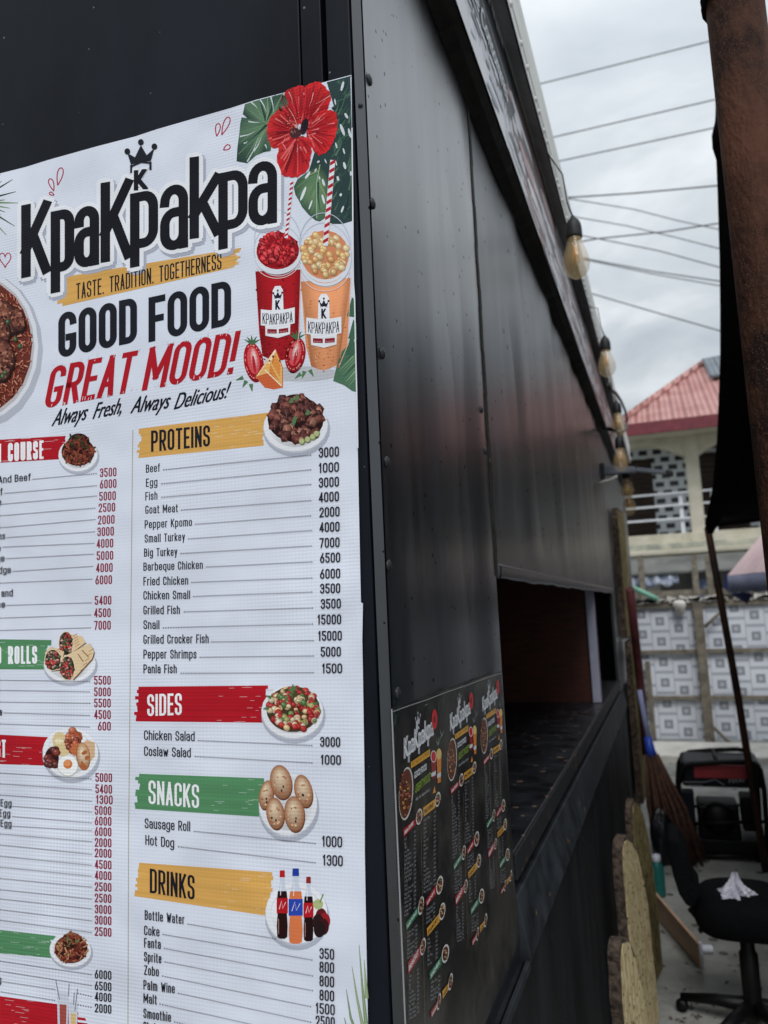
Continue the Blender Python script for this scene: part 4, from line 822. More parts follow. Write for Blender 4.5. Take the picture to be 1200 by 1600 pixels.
# food pictures ------------------------------------------------------------------------------
MEAT = [rgb(120, 66, 56), rgb(96, 48, 42), rgb(150, 100, 84), rgb(80, 38, 34)]
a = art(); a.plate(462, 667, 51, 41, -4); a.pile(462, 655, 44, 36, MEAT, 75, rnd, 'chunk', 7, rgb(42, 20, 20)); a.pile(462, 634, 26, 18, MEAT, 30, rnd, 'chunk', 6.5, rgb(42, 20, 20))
for (x, y) in ((455, 626), (463, 622), (460, 655), (480, 645), (458, 661)): a.poly([(x - 4, y + 3), (x, y - 5), (x + 5, y - 3), (x + 2, y + 4)], rgb(92, 124, 84))
for (x, y) in ((472, 690), (481, 687), (489, 683), (495, 678)): a.ell(x, y, 4.8, 5, rgb(120, 130, 84)); a.ell(x - .6, y - .8, 4, 4.2, rgb(188, 194, 140))
a.build('plate_picture', M['vinyl'], banner)
a = art(); a.plate(122, 711, 31, 27, -4); a.pile(122, 706, 26, 22, [rgb(150, 70, 52), rgb(110, 44, 36), rgb(84, 60, 40), rgb(176, 96, 70)], 130, rnd, 'stick', 4.5, rgb(48, 20, 18)); a.pile(123, 691, 17, 14, [rgb(150, 70, 52), rgb(110, 44, 36), rgb(72, 78, 48)], 50, rnd, 'stick', 4, rgb(48, 20, 18)); a.build('plate_picture', M['vinyl'], banner)
a = art(); a.plate(109, 1038, 41, 30, -3)
def z6(x, y): return (x / 5, 960 + y / 5)
for (body, c) in ((((470, 300), (520, 150), (640, 170), (670, 220), (560, 300)), (515, 228, 10.5, 18)), (((350, 300), (400, 250), (500, 290), (480, 430), (400, 440)), (413, 356, 12, 16)), (((480, 340), (700, 225), (735, 290), (720, 345), (570, 510)), (526, 418, 11, 18))):
    a.poly([(p[0] + 1, p[1] + 1.5) for p in [z6(*q) for q in body]], rgb(120, 84, 60)); a.poly([z6(*q) for q in body], rgb(226, 200, 160))
    for k in range(5): p, q = z6(*body[1]), z6(*body[-1]); t = .3 + .13 * k; a.line([(p[0] + (q[0] - p[0]) * t + 7, p[1] + (q[1] - p[1]) * t - 4), (p[0] + (q[0] - p[0]) * t + 14, p[1] + (q[1] - p[1]) * t - 9)], 1.2, rgb(186, 140, 96))
    x, y = z6(c[0], c[1]); a.ell(x, y, c[2] + 1.2, c[3] + 1.2, rgb(236, 216, 182)); a.pile(x, y, c[2], c[3], [rgb(160, 40, 44), rgb(72, 92, 56), rgb(48, 60, 44), rgb(210, 160, 150), rgb(190, 60, 54)], 60, rnd, 'blob', 2.6, rgb(44, 40, 32))
a.line([z6(610, 310), z6(650, 370)], 1.3, rgb(150, 100, 66)); a.line([z6(640, 280), z6(690, 330)], 1.3, rgb(150, 100, 66)); a.build('plate_picture', M['vinyl'], banner)
a = art(); a.plate(110, 1177, 44, 41, 8)
a.ell(96, 1163, 13, 20, rgb(222, 200, 150), -20); a.ell(92, 1158, 7, 4, rgb(240, 226, 190)); a.pile(81, 1184, 11, 16, [rgb(126, 50, 40), rgb(96, 36, 30)], 16, rnd, 'blob', 5.5, rgb(52, 22, 20)); a.pile(115, 1158, 12, 18, [rgb(176, 92, 60), rgb(196, 116, 84), rgb(136, 62, 46)], 22, rnd, 'blob', 6, rgb(96, 40, 30)); a.ell(118, 1171, 7, 10, rgb(196, 110, 70), 10)
a.poly([z6(640, 1010), z6(680, 980), z6(740, 1000), z6(740, 1110), z6(700, 1150)], rgb(214, 176, 140)); a.ell(130, 1182, 11, 22, rgb(150, 90, 54), -6); a.gel(130, 1181, 10, 21, rgb(240, 222, 192), rgb(186, 132, 88), -6)
for q in ((660, 1080, 5, 3), (680, 1120, 4, 3), (650, 1190, 5, 6), (640, 1155, 2, 2)): x, y = z6(q[0], q[1]); a.ell(x, y, q[2], q[3], rgb(176, 100, 60), -30)
a.ell(106.5, 1197, 16, 16.5, rgb(196, 190, 180)); a.ell(106, 1196, 15.4, 16, rgb(246, 245, 244)); a.ell(106, 1194, 7, 7.2, rgb(206, 120, 66)); a.ell(105, 1192.6, 5, 5, rgb(228, 150, 96)); a.build('plate_picture', M['vinyl'], banner)
a = art(); a.plate(457, 1113, 49, 43, 4); a.pile(458, 1108, 42, 36, [rgb(220, 206, 170), rgb(232, 224, 200), rgb(176, 34, 40), rgb(120, 150, 90), rgb(170, 180, 110), rgb(190, 50, 46), rgb(228, 196, 150)], 150, rnd, 'blob', 5, rgb(70, 60, 40)); a.pile(458, 1090, 24, 16, [rgb(220, 206, 170), rgb(176, 34, 40), rgb(90, 130, 76)], 46, rnd, 'blob', 4.6, rgb(80, 70, 44))
for (x, y, t) in ((424, 1090, 200), (455, 1080, -80), (459, 1078, -100), (490, 1100, -20), (448, 1096, -110), (420, 1106, 170)): a.line([(x, y), (x + 9 * math.cos(R(t)), y + 9 * math.sin(R(t)))], 6, rgb(84, 122, 78), taper=True)
a.build('plate_picture', M['vinyl'], banner)
def z5(x, y): return (390 + x / 5, 1180 + y / 5)
a = art(); a.plate(450, 1258, 46, 51, 4)
for (x, y, rx, ry, ro) in ((130, 310, 11, 23, 10), (420, 280, 14, 26, -12), (245, 210, 17, 27, -10), (200, 455, 14, 25, -6), (350, 460, 16, 28, -4)):
    cx, cy = z5(x, y); a.ell(cx + 1, cy + 2, rx, ry, rgb(96, 56, 38), ro); a.gel(cx, cy, rx, ry, rgb(244, 222, 190), rgb(164, 102, 66), ro, 22, -.15, -.45)
    for k in range(16): t = rnd.random() * 6.283; a.ell(cx + rx * .6 * math.cos(t), cy + 4 + ry * .5 * math.sin(t), rnd.uniform(1, 2.6), rnd.uniform(1, 2), rnd.choice([rgb(196, 140, 100), rgb(228, 190, 150), rgb(176, 112, 76)]), 0, 7)
    for k in range(2): a.ell(cx + rnd.uniform(-6, 4), cy + rnd.uniform(4, 14), 1.4, 2.2, rgb(58, 34, 28), 0, 7)
a.build('plate_picture', M['vinyl'], banner)
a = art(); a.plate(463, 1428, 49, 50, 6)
def bottle(x, top, bot, w, liquid, lab, cap, labt):
    h = bot - top; f = lambda s, t: (x + s * w, top + h * t)
    a.poly([f(-.16, .06), f(.16, .06), f(.2, .2), f(.42, .34), f(.48, .5), f(.4, .64), f(.46, .8), f(.42, .97), f(.2, 1), f(-.2, 1), f(-.42, .97), f(-.46, .8), f(-.4, .64), f(-.48, .5), f(-.42, .34), f(-.2, .2)], rgb(206, 212, 226))
    a.poly([f(-.36, .3), f(.36, .3), f(.47, .5), f(.39, .64), f(.45, .8), f(.41, .965), f(.2, .99), f(-.2, .99), f(-.41, .965), f(-.45, .8), f(-.39, .64), f(-.47, .5)], liquid)
    a.poly([f(-.46, .4), f(.46, .4), f(.46, .62), f(-.46, .62)], lab); a.poly([f(-.2, 0), f(.2, 0), f(.22, .1), f(-.22, .1)], cap)
    a.line([f(-.25, .56), f(-.05, .44), f(.05, .55), f(.28, .46)], 1.1, rgb(240, 220, 226)); a.line([f(-.3, .7), f(-.3, .92)], 1, rgb(170, 130, 120)); a.line([f(-.1, .18), f(-.14, .36)], .9, rgb(240, 244, 250))
bottle(441, 1360, 1468, 19, rgb(40, 14, 16), rgb(178, 22, 34), rgb(190, 28, 38), 0); bottle(482, 1370, 1472, 17, rgb(34, 12, 14), rgb(180, 24, 36), rgb(150, 40, 34), 0)
for k, (dx, dy) in enumerate(((0, 0), (5, 7), (-5, 9), (3, 16), (-3, 20))): a.ell(502 + dx, 1432 + dy, 9, 13, [rgb(96, 20, 28), rgb(150, 30, 36), rgb(44, 22, 26), rgb(60, 18, 24), rgb(36, 20, 22)][k])
a.ell(497, 1413, 8, 8, rgb(176, 184, 130)); a.line([(500, 1410), (505, 1397)], 2, rgb(110, 140, 80)); bottle(462, 1357, 1476, 24, rgb(220, 120, 72), rgb(40, 70, 170), rgb(36, 62, 160), 0); a.build('plate_picture', M['vinyl'], banner)
a = art(); a.plate(110, 1485, 33, 27, 8); a.pile(111, 1483, 26, 22, [rgb(176, 112, 80), rgb(150, 66, 50), rgb(200, 150, 110), rgb(110, 40, 34)], 130, rnd, 'stick', 4.5, rgb(56, 24, 22)); a.pile(112, 1468, 15, 11, [rgb(176, 112, 80), rgb(150, 66, 50), rgb(120, 120, 80)], 40, rnd, 'stick', 4, rgb(56, 24, 22)); a.build('plate_picture', M['vinyl'], banner)
a = art()
for (x, y, w, h, c) in ((98, 1556, 18, 80, rgb(164, 78, 70)), (114, 1570, 15, 66, rgb(216, 186, 126))):
    a.poly([(x - w / 2, y - 6), (x + w / 2, y - 4), (x + w / 2 - 2, y + h), (x - w / 2 + 2, y + h)], rgb(206, 210, 222)); a.poly([(x - w / 2 + 4, y + 13), (x + w / 2 - 3, y + 14), (x + w / 2 - 4, y + h), (x - w / 2 + 5, y + h)], c)
for q in ((87, 1531, 93, 1562), (108, 1537, 107, 1556), (121, 1545, 117, 1580), (116, 1551, 115, 1570)): a.line([q[:2], q[2:]], 1.3, rgb(120, 122, 134))
a.build('glass_picture', M['vinyl'], banner)

# ------------------------------------------------------------------ the dark poster on the side
poster = thing('menu_poster', 'glossy black laminated poster of three small menus on the side of the stall', 'poster', tuple(onX(620, 1400, .004)))
pc = [(612, 1108), (640, 1098), (668, 1089), (697, 1078), (725, 1069), (755, 1058), (783, 1049), (786, 1090), (795, 1250), (803, 1380), (813, 1470)]
P3 = [onX(u, v, .0045) for u, v in pc]; y0p = P3[0].y; zb_ = P3[-1].z
low = [Vector((.0045, y0p + (P3[-1].y - y0p) * t, zb_ + .004 * math.sin(t * 9))) for t in (.75, .5, .25)] + [Vector((.0045, y0p, zb_))]
P3 = P3 + low; n = len(P3); back = [Vector((.0018, p.y, p.z)) for p in P3]
tri = [tuple(t) for t in tessellate_polygon([[Vector((p.y, p.z, 0)) for p in P3]])]
MB().add(P3 + back, tri + [(i, (i + 1) % n, n + (i + 1) % n, n + i) for i in range(n)], rgb(30, 29, 31)).build('laminated_sheet', M['lam'], poster)
pr = [onX(u, v, .0048) for u, v in pc]
MB().tube([p + Vector((.0, 0, -.004)) for p in pr[:7]], .0009, 5, rgb(120, 120, 122)).tube([pr[0], Vector((.0048, y0p, zb_))], .0011, 5, rgb(150, 150, 155)).build('laminate_edge', M['lam'], poster)
WCOL = (onX(783, 1050, .0045).y - y0p) / 3.0
WORDS = [l[0] for l in LBL]
for k in range(3):
    rnd = random.Random(50)
    a = Art(lambda u, v, l: onX(u, v, .0047 + l) + Vector((0, WCOL * k, 0)))
    for i in range(40):
        x, y = rnd.choice([(618, 1120), (624, 1110), (686, 1105), (668, 1100), (690, 1150), (684, 1165)]); q = rnd.uniform(0, 6.28)
        a.line([(x, y), (x + 5 * math.cos(q), y + 15 * math.sin(q))], 1.6, rnd.choice([rgb(36, 60, 46), rgb(30, 50, 42), rgb(54, 78, 60), rgb(120, 130, 124)]), taper=True)
    crown(a, 653, 1131, 8, 20, -.7, rgb(170, 172, 178)); a.glyph('K', 650, 656, 1127, 1142, -.7, rgb(190, 192, 198), bold=.3)
    a.text('KpaKpakpa', 631, 1186, 678, 1148, 33, rgb(216, 218, 224), bold=.8)
    a.poly([(642, 1191), (672, 1170), (672, 1181), (642, 1201)], rgb(216, 160, 60)); a.text('TASTE. TRADITION. TOGETHERNESS', 643.5, 1198, 671, 1178, 6, rgb(40, 34, 30), res=1)
    a.text('GOOD FOOD', 647, 1217, 667, 1202, 10, rgb(216, 218, 224), bold=.3, res=2); a.text('GREAT MOOD!', 648, 1240, 673, 1219, 14, rgb(128, 156, 60), bold=.5, shear=.1, res=2); a.text('Always Fresh, Always Delicious!', 649, 1252, 671, 1236, 6, rgb(190, 192, 198), shear=.2, res=1)
    a.ell(634.5, 1240, 11, 42, rgb(206, 200, 196), 4); a.ell(634, 1240, 10, 39, rgb(96, 50, 34), 4); a.pile(633.5, 1240, 9, 36, [rgb(150, 78, 44), rgb(196, 150, 70), rgb(90, 40, 28), rgb(60, 30, 22)], 60, rnd, 'blob', 2.4, rgb(96, 46, 30))
    a.ell(679, 1124, 4.4, 16, rgb(196, 26, 38)); a.ell(679, 1124, 1.4, 6, rgb(80, 10, 18))
    a.poly([(673, 1182), (682, 1178), (680.5, 1215), (675, 1218)], rgb(140, 24, 34)); a.ell(677.5, 1182, 4.6, 9.5, rgb(220, 214, 218)); a.ell(677.5, 1182, 3.6, 8, rgb(196, 24, 40))
    a.poly([(682, 1180), (690, 1176), (688.5, 1222), (684, 1224)], rgb(216, 130, 50)); a.ell(686, 1178, 4, 8.5, rgb(228, 190, 110)); a.poly([(674, 1208), (681, 1204), (681, 1211), (674, 1214)], rgb(214, 214, 220)); a.poly([(683, 1210), (689, 1206), (689, 1213), (683, 1216)], rgb(214, 214, 220)); a.poly([(676, 1240), (679, 1228), (681, 1238)], rgb(226, 150, 60))
    def hd(tl, tr, br, bl, col, txt, tc_, pl):
        a.poly([tl, tr, br, bl], col); h = bl[1] - tl[1]
        if txt: a.text(txt, tl[0] + 2, bl[1] - h * .28, tr[0] - 3 if tr[0] - tl[0] > 14 else tr[0] - 1, br[1] - (br[1] - tr[1]) * .15 + .5, h * .45, tc_, bold=.2, res=2)
        a.ell(pl[0], pl[1], pl[2], pl[3], rgb(214, 210, 204), 8); a.ell(pl[0], pl[1], pl[2] * .76, pl[3] * .76, rgb(70, 40, 34), 8); a.pile(pl[0], pl[1], pl[2] * .7, pl[3] * .7, [rgb(150, 90, 60), rgb(110, 110, 60), rgb(200, 170, 130), rgb(130, 40, 40)], 18, rnd, 'blob', 1.6, rgb(70, 40, 34))
    Wt = rgb(230, 230, 232); Dk = rgb(40, 34, 30); r2, o2, g2 = rgb(168, 40, 50), rgb(214, 156, 62), rgb(56, 124, 92)
    hd((630, 1296), (649, 1279), (649, 1289), (631, 1308), r2, 'MAIN COURSE', Wt, (655, 1276, 4.8, 13)); hd((661, 1262), (680, 1248), (680, 1262), (662, 1276), o2, 'PROTEINS', Dk, (684, 1249, 4, 12))
    hd((665, 1408), (682, 1381), (682, 1396), (666, 1417), r2, 'SIDES', Wt, (687, 1383, 5, 15)); hd((634, 1443), (654, 1415), (654, 1428), (635, 1454), g2, 'AND ROLLS', Wt, (658, 1415, 4, 15))
    hd((667, 1451), (687, 1426), (687, 1440), (668, 1463), o2, 'SNACKS', Dk, (691, 1424, 4.5, 14)); hd((637, 1504), (657, 1477), (657, 1493), (638, 1523), r2, 'BREAKFAST', Wt, (661, 1479, 4, 14))
    hd((671, 1520), (690, 1493), (690, 1507), (672, 1532), g2, 'SIDES', Wt, (696, 1490, 5.5, 15)); hd((691, 1549), (701, 1536), (701, 1546), (692, 1561), o2, 'DRINKS', Dk, (704, 1534, 3, 14)); hd((673, 1581), (684, 1564), (684, 1575), (674, 1591), r2, 'DRINKS', Wt, (686, 1565, 2.5, 14))
    i = 0
    for (xa, xb, ya, yb2) in ((632, 650, 1314, 1438), (662, 681, 1284, 1402), (636, 652, 1460, 1502), (666, 680, 1424, 1446), (668, 684, 1470, 1516), (639, 655, 1528, 1600), (673, 688, 1538, 1566)):
        y = ya
        while y < yb2:
            wd = WORDS[i % len(WORDS)]; i += 1; w = min(xb - xa - 4, len(wd) * .85); a.text(wd, xa, y, xa + w, y - w * .62, 4.6, rgb(150, 152, 158), res=1); a.text('3000', xb - 3.4, y - (xb - xa) * .62, xb, y - (xb - xa) * .62 - 2, 4.4, rgb(150, 152, 158), res=1); y += 6.6
    a.line([(658, 1300), (664, 1600)], .5, rgb(110, 100, 80))
    a.build('printed_menu', M['lam'], poster)
# ------------------------------------------------------------------ ground
M['concrete'] = mat('worn_concrete', rgb(108, 109, 105), rgb(168, 168, 162), 1.9, .85, bump=.012, bscale=22, detail=11, lo=.32, hi=.68, specks=(7, .16, rgb(92, 90, 84)))
M['plinth'] = mat('pale_concrete', rgb(196, 192, 184), rgb(226, 222, 214), 5, .85, bump=.015, bscale=14)
gm = MB().grid(lambda u, v: Vector((-500 + 1000 * u, -500 + 1000 * v, 0)), 20, 20, smooth=False)
struct(gm.build('ground', M['concrete']))
rnd = random.Random(31)
# debris: dark damp stains and leaf litter lines near the chair
db = MB()
for i in range(150):
    p = onZ(rnd.uniform(1040, 1200), rnd.uniform(1565, 1640)) if rnd.random() < .6 else onZ(rnd.uniform(1030, 1300), rnd.uniform(1400, 1600))
    s_ = rnd.uniform(.004, .012); a_ = rnd.uniform(0, 6.28); u_ = Vector((math.cos(a_), math.sin(a_), rnd.uniform(-.2, .5))) * s_ * 1.6; w_ = Vector((-math.sin(a_), math.cos(a_), rnd.uniform(-.2, .4))) * s_ * .6
    q = p + Vector((0, 0, .006)); db.add([q - u_, q + w_, q + u_, q - w_], [(0, 1, 2, 3)])
struct(db.build('leaf_litter', mat('litter', rgb(70, 62, 50), rgb(112, 104, 88), 40, .9)), 'stuff')
kb = MB(); k0 = onZ(1100, 1192).y; kb.box((-.9, k0, -.05), (7, 9.12, .07)); struct(kb.build('kerb', M['plinth'], bevel=.015))

# ------------------------------------------------------------------ string of bulbs along the gutter
M['rubber'] = mat('black_rubber', rgb(22, 24, 26), rgb(34, 36, 38), 40, .55)
M['glass'] = mat('amber_glass', rgb(226, 190, 128), rgb(236, 208, 156), 9, .06, alpha=.27, spec=.9)
M['fila'] = mat('amber_filament', rgb(220, 150, 60), None, 5, .4)
BX = .16
bpos = [onX(u, v, BX) for (u, v) in ((900, 405), (948, 569), (966, 664), (970, 719), (980, 764), (983, 790))]
SB = (bpos[0] - CAM).dot(FWD) / F_PX
def bulb(label, p):
    t = thing('light_bulb', label, 'light bulb', tuple(p + Vector((0, 0, .07))), 'amber light bulbs on the gutter cable')
    b = p + Vector((0, 0, -32 * SB)); k = lambda pr: [(r * SB, h * SB) for r, h in pr]
    MB().lathe(k([(0, 0), (3, .3), (6, 1.2), (11, 4), (16, 9), (19.5, 16), (21, 24), (20, 33), (17.5, 42), (14.5, 51), (11.8, 60), (11, 67)]), b, n=26).build('glass_bulb', M['glass'], t)
    MB().lathe(k([(10.5, 66), (12.2, 66.5), (12.6, 70), (12.6, 82), (11.6, 89), (9, 95), (5, 99), (3.2, 103), (1.2, 105)]), b, n=20).build('socket', M['rubber'], t)
    f = MB(); f.tube([b + Vector((0, 0, 66 * SB)), b + Vector((0, 0, 26 * SB))], 1.6 * SB, 8)
    for a_ in (0, 1.57, 3.14, 4.71): f.tube([b + Vector((2 * SB * math.cos(a_), 2 * SB * math.sin(a_), 54 * SB)), b + Vector((5 * SB * math.cos(a_), 5 * SB * math.sin(a_), 26 * SB))], .9 * SB, 6)
    f.build('filament', M['fila'], t)
    MB().tube([b + Vector((0, 0, 104 * SB)), b + Vector((-.006, .0, 112 * SB)), b + Vector((-.014, -.01, 126 * SB))], 1.3 * SB, 8).build('cord', M['rubber'], t)
    return t
BL = ['amber filament bulb hanging nearest, largest of the string against the cloudy sky', 'amber bulb hanging second along the gutter, just above the level of the red house roof', 'amber bulb hanging in front of the red roof, inside the loop of black cable', 'small amber bulb hanging just above the grey wall bracket', 'small amber bulb hanging right below the grey wall bracket', 'farthest and smallest amber bulb, by the balcony railing']
b0 = bulb(BL[0], bpos[0])
for i in range(1, 6):
    c = b0.copy(); C.objects.link(c); c.location = b0.location + (bpos[i] - bpos[0]); c['label'] = BL[i]
    for ch in list(b0.children):
        d = ch.copy(); C.objects.link(d); d.parent = c
cp = []; ends = [bpos[0] + Vector((0, -1.1, 0))] + bpos + [bpos[-1] + Vector((0, .6, 0))]
for i, (p, q) in enumerate(zip(ends, ends[1:])):
    for k in range(8):
        t = k / 8; w = p + (q - p) * t; cp.append(Vector((.094, w.y - .02, ZG0 - .006 - .012 * (4 * t * (1 - t)))))
cab = MB().tube(cp, .003, 7)
for p in bpos: cab.tube([Vector((BX - .014, p.y - .01, p.z + 93 * SB)), Vector((BX - .022, p.y - .016, p.z + 140 * SB)), Vector((.094, p.y - .02, ZG0 - .004))], .0024, 6)
tag(cab.build('light_cable', M['rubber']), 'thin black cable strung below the gutter, carrying the bulbs', 'cable')
lp = [onX(u, v, .13) for (u, v) in ((951, 600), (953, 609), (962, 614), (970, 626), (977, 642), (980, 658), (979, 669), (974, 675), (964, 674), (954, 671))] + [onX(944, 669, .03)]
tag(MB().tube(lp, .012, 8).build('cable_loop', mat('grey_cable', rgb(44, 46, 48), rgb(64, 66, 68), 20, .5)), 'looped dark grey conduit sticking out from the roof edge of the stall', 'cable')
# wall bracket
M['bracket'] = mat('bracket_grey', rgb(88, 94, 104), rgb(112, 118, 128), 14, .45)
w0 = onX(940, 733, .003); BY = w0.y
br = thing('wall_bracket', 'grey two-part metal arm sticking out sideways from the side of the stall', 'bracket', tuple(w0))
def qp(pts, y0, d): return [onY(u, v, y0) for u, v in pts], Vector((0, d, 0))
P, d = qp(((943, 727), (993, 729), (994, 737), (943, 742)), BY - .04, .08); MB().prism(P, d).build('inner_arm', M['bracket'], br, bevel=.006)
P, d = qp(((994, 730), (1041, 734), (1041, 740), (994, 736)), BY - .03, .06); MB().prism(P, d).build('outer_arm', M['bracket'], br, bevel=.006)
P, d = qp(((1041, 733), (1052, 736), (1052, 743), (1041, 741)), BY - .03, .06); MB().prism(P, d).build('end_cap', M['rubber'], br, bevel=.005)
P, d = qp(((938, 723), (944, 723), (944, 747), (938, 747)), BY - .06, .12); MB().prism(P, d).build('wall_plate', M['rubber'], br, bevel=.004)
MB().tube([onX(936, 756, .006), onX(944, 752, .04), onX(954, 750, .08), onX(964, 744, .12)], .008, 7).build('wire', M['alu'], br)

# ------------------------------------------------------------------ live-edge boards at the stall's side
M['bark'] = mat('bark', rgb(44, 34, 30), rgb(96, 82, 70), 34, .9, bump=.008, bscale=60, lo=.4, hi=.62)
M['straw'] = mat('pale_fibre_wood', rgb(170, 150, 110), rgb(224, 206, 164), 30, .85, bump=.014, bscale=60, stretch=(2, 2, .6), specks=(40, .22, rgb(98, 76, 46)), detail=10, spec=.15)
M['olive'] = mat('weathered_wood', rgb(96, 86, 58), rgb(166, 150, 106), 30, .85, bump=.014, bscale=60, stretch=(2, 2, .6), specks=(40, .22, rgb(82, 70, 46)), detail=10, spec=.15)
def slab(label, p, H, L, th, ang, m, seed, z0=0.0, lean=0.0):
    rnd = random.Random(seed); t = thing('bark_edged_board', label, 'board', (p[0], p[1], z0), 'bark-edged boards on the side of the stall')
    ex = Vector((math.sin(R(ang)), math.cos(R(ang)), 0)); nx = Vector((math.cos(R(ang)), -math.sin(R(ang)), 0)); o = Vector((p[0], p[1], z0))
    def outl(k):
        P = []; c = 1 - k
        for i in range(12): P.append((L * c * .6, H * c * .3 + H * .9 * k * i / 11))
        if z0 > .01: P += [(L * .1, H * .985 * k), (L * .9 * k, H * .99 * k), (L * k, H * .97 * k), (L * k, H * c * .3)]
        else:
            P += [(L * (.03 + c), H * .955 * k), (L * (.08 + c), H * .985 * k), (L * .15, H * k)]
            for i in range(1, 26): a_ = math.pi / 2 * i / 25; P.append((L * (.15 + (.85 - c) * math.sin(a_) ** 1.15), H * c * .3 + (H * k - H * c * .3) * math.cos(a_) ** .62))
        return [(s_ + rnd.uniform(-.006, .006), z + rnd.uniform(-.005, .005)) for s_, z in P]
    f = lambda s_, z, x: o + ex * s_ + Vector((0, 0, z)) + nx * (x + lean * z)
    MB().prism([f(s_, z, 0) for s_, z in outl(1)], nx * th).build('bark_edge', M['bark'], t)
    MB().prism([f(s_, z, th + .0005) for s_, z in outl(.982)], nx * .004).build('sawn_face', m, t)
    return t
slab('pale sawn board with dark bark edge standing nearest, lowest in the picture', (.115, 1.38), .80, .27, .034, 11, M['straw'], 1)
slab('tall pale sawn board with dark bark edge, the middle of three overlapping', (.07, 2.3), .82, .36, .038, 11, M['straw'], 2)
slab('olive brown sawn board with rounded end standing behind two paler boards', (.095, 2.8), .845, .36, .03, 10, M['olive'], 3)
zj = onX(977, 997, .03).z; ya = onX(958, 800, .03).y
slab('narrow dark weathered plank fixed upright beside the far end of the hatch', (.012, ya), onX(958, 792, .03).z - zj, .5, .045, 3, M['olive'], 4, zj + .01)
slab('narrow dark weathered plank hanging below another, by the stall far end', (.03, ya), zj - onX(1000, 1225, .03).z, .5, .045, 3, M['olive'], 5, onX(1000, 1225, .03).z)

# ------------------------------------------------------------------ foreground post, awning
M['rust'] = mat('rusty_steel', rgb(30, 17, 13), rgb(80, 48, 34), 11, .9, .7, bump=.006, bscale=120, detail=15, lo=.4, hi=.64, spec=.2, stretch=(1, 1, .55), specks=(210, .26, rgb(84, 60, 46)))
M['rust_dark'] = mat('dark_rusty_pipe', rgb(34, 24, 20), rgb(86, 50, 34), 5, .7, bump=.002, bscale=40, detail=9)
M['tarp'] = mat('black_tarpaulin', rgb(8, 8, 10), rgb(15, 15, 17), 9, .8, bump=.006, bscale=9, spec=.2)
M['grey_tarp'] = mat('grey_tarpaulin', rgb(58, 56, 54), rgb(80, 78, 74), 5, .75, bump=.02, bscale=3, stretch=(.6, 1, 3), spec=.3)
pp = atd(1158.5, 100, 1.5); post = thing('rusty_post', 'thick rusty brown steel post close to the camera', 'post', (pp.x, pp.y, 0))
MB().lathe([(.0525, 0), (.0525, .8), (.0525, 1.6), (.0525, 3.4), (.001, 3.401)], (pp.x, pp.y, 0), n=40).build('pipe', M['rust'], post)
wr = MB(); zt = atd(1150, -10, 1.5).z
for k in range(4):
    wr.tube([Vector((pp.x + .056 * math.cos(a_), pp.y + .056 * math.sin(a_), zt + .012 * k + .006 * math.sin(a_ * 2 + k))) for a_ in [i * .35 for i in range(19)]], .0055, 6)
wr.build('tie_wrap', M['tarp'], post)
G = onZ(1197, 1362); top = onY(1106, 826, G.y)
tag(MB().tube([G, G + (top - G) * .5 + Vector((.01, 0, 0)), top, top + Vector((.05, 0, .12))], .024, 12).build('awning_pole', M['rust_dark']), 'slim leaning rusty pole holding the far corner of the black awning', 'pole')
aw = thing('black_awning', 'black tarpaulin awning with its gathered side hanging beside the rusty post', 'awning', tuple(top))
ST = [(1119, 1124, 160, 2.5), (1117, 1128, 190, 2.5), (1112, 1134, 212, 2.52), (1113, 1138, 232, 2.56), (1119, 1142, 250, 2.6), (1121, 1150, 300, 2.7), (1124, 1160, 400, 2.95), (1125, 1172, 480, 3.2), (1125, 1180, 560, 3.5), (1122, 1184, 640, 3.85), (1120, 1174, 685, 4.05), (1117, 1166, 722, 4.25), (1114, 1146, 755, 4.45), (1109, 1134, 785, 4.6), (1104, 1130, 805, 4.75), (1101, 1124, 818, 4.85), (1106, 1114, 834, 4.9)]
rnd = random.Random(12); nn = 14; vs_ = []; ctr = []
for i, (ua, ub, v, d) in enumerate(ST):
    c0 = atd((ua + ub) / 2, v, d); r_ = (ub - ua) / 2 * d / F_PX; ctr.append(c0)
    for k in range(nn):
        a_ = 2 * math.pi * k / nn; w = 1 + (.10 * math.sin(3 * a_ + i * 1.3) if 2 < k < 12 else 0)
        vs_.append(c0 + RIGHT * (r_ * math.cos(a_)) + Vector((0, 1, 0)) * (.55 * r_ * math.sin(a_) * w))
mb = MB(); mb.add(vs_, [(i * nn + k, i * nn + (k + 1) % nn, (i + 1) * nn + (k + 1) % nn, (i + 1) * nn + k) for i in range(len(ST) - 1) for k in range(nn)] + [tuple(range(nn)), tuple((len(ST) - 1) * nn + k for k in reversed(range(nn)))], None, True)
mb.build('gathered_side', M['tarp'], aw)
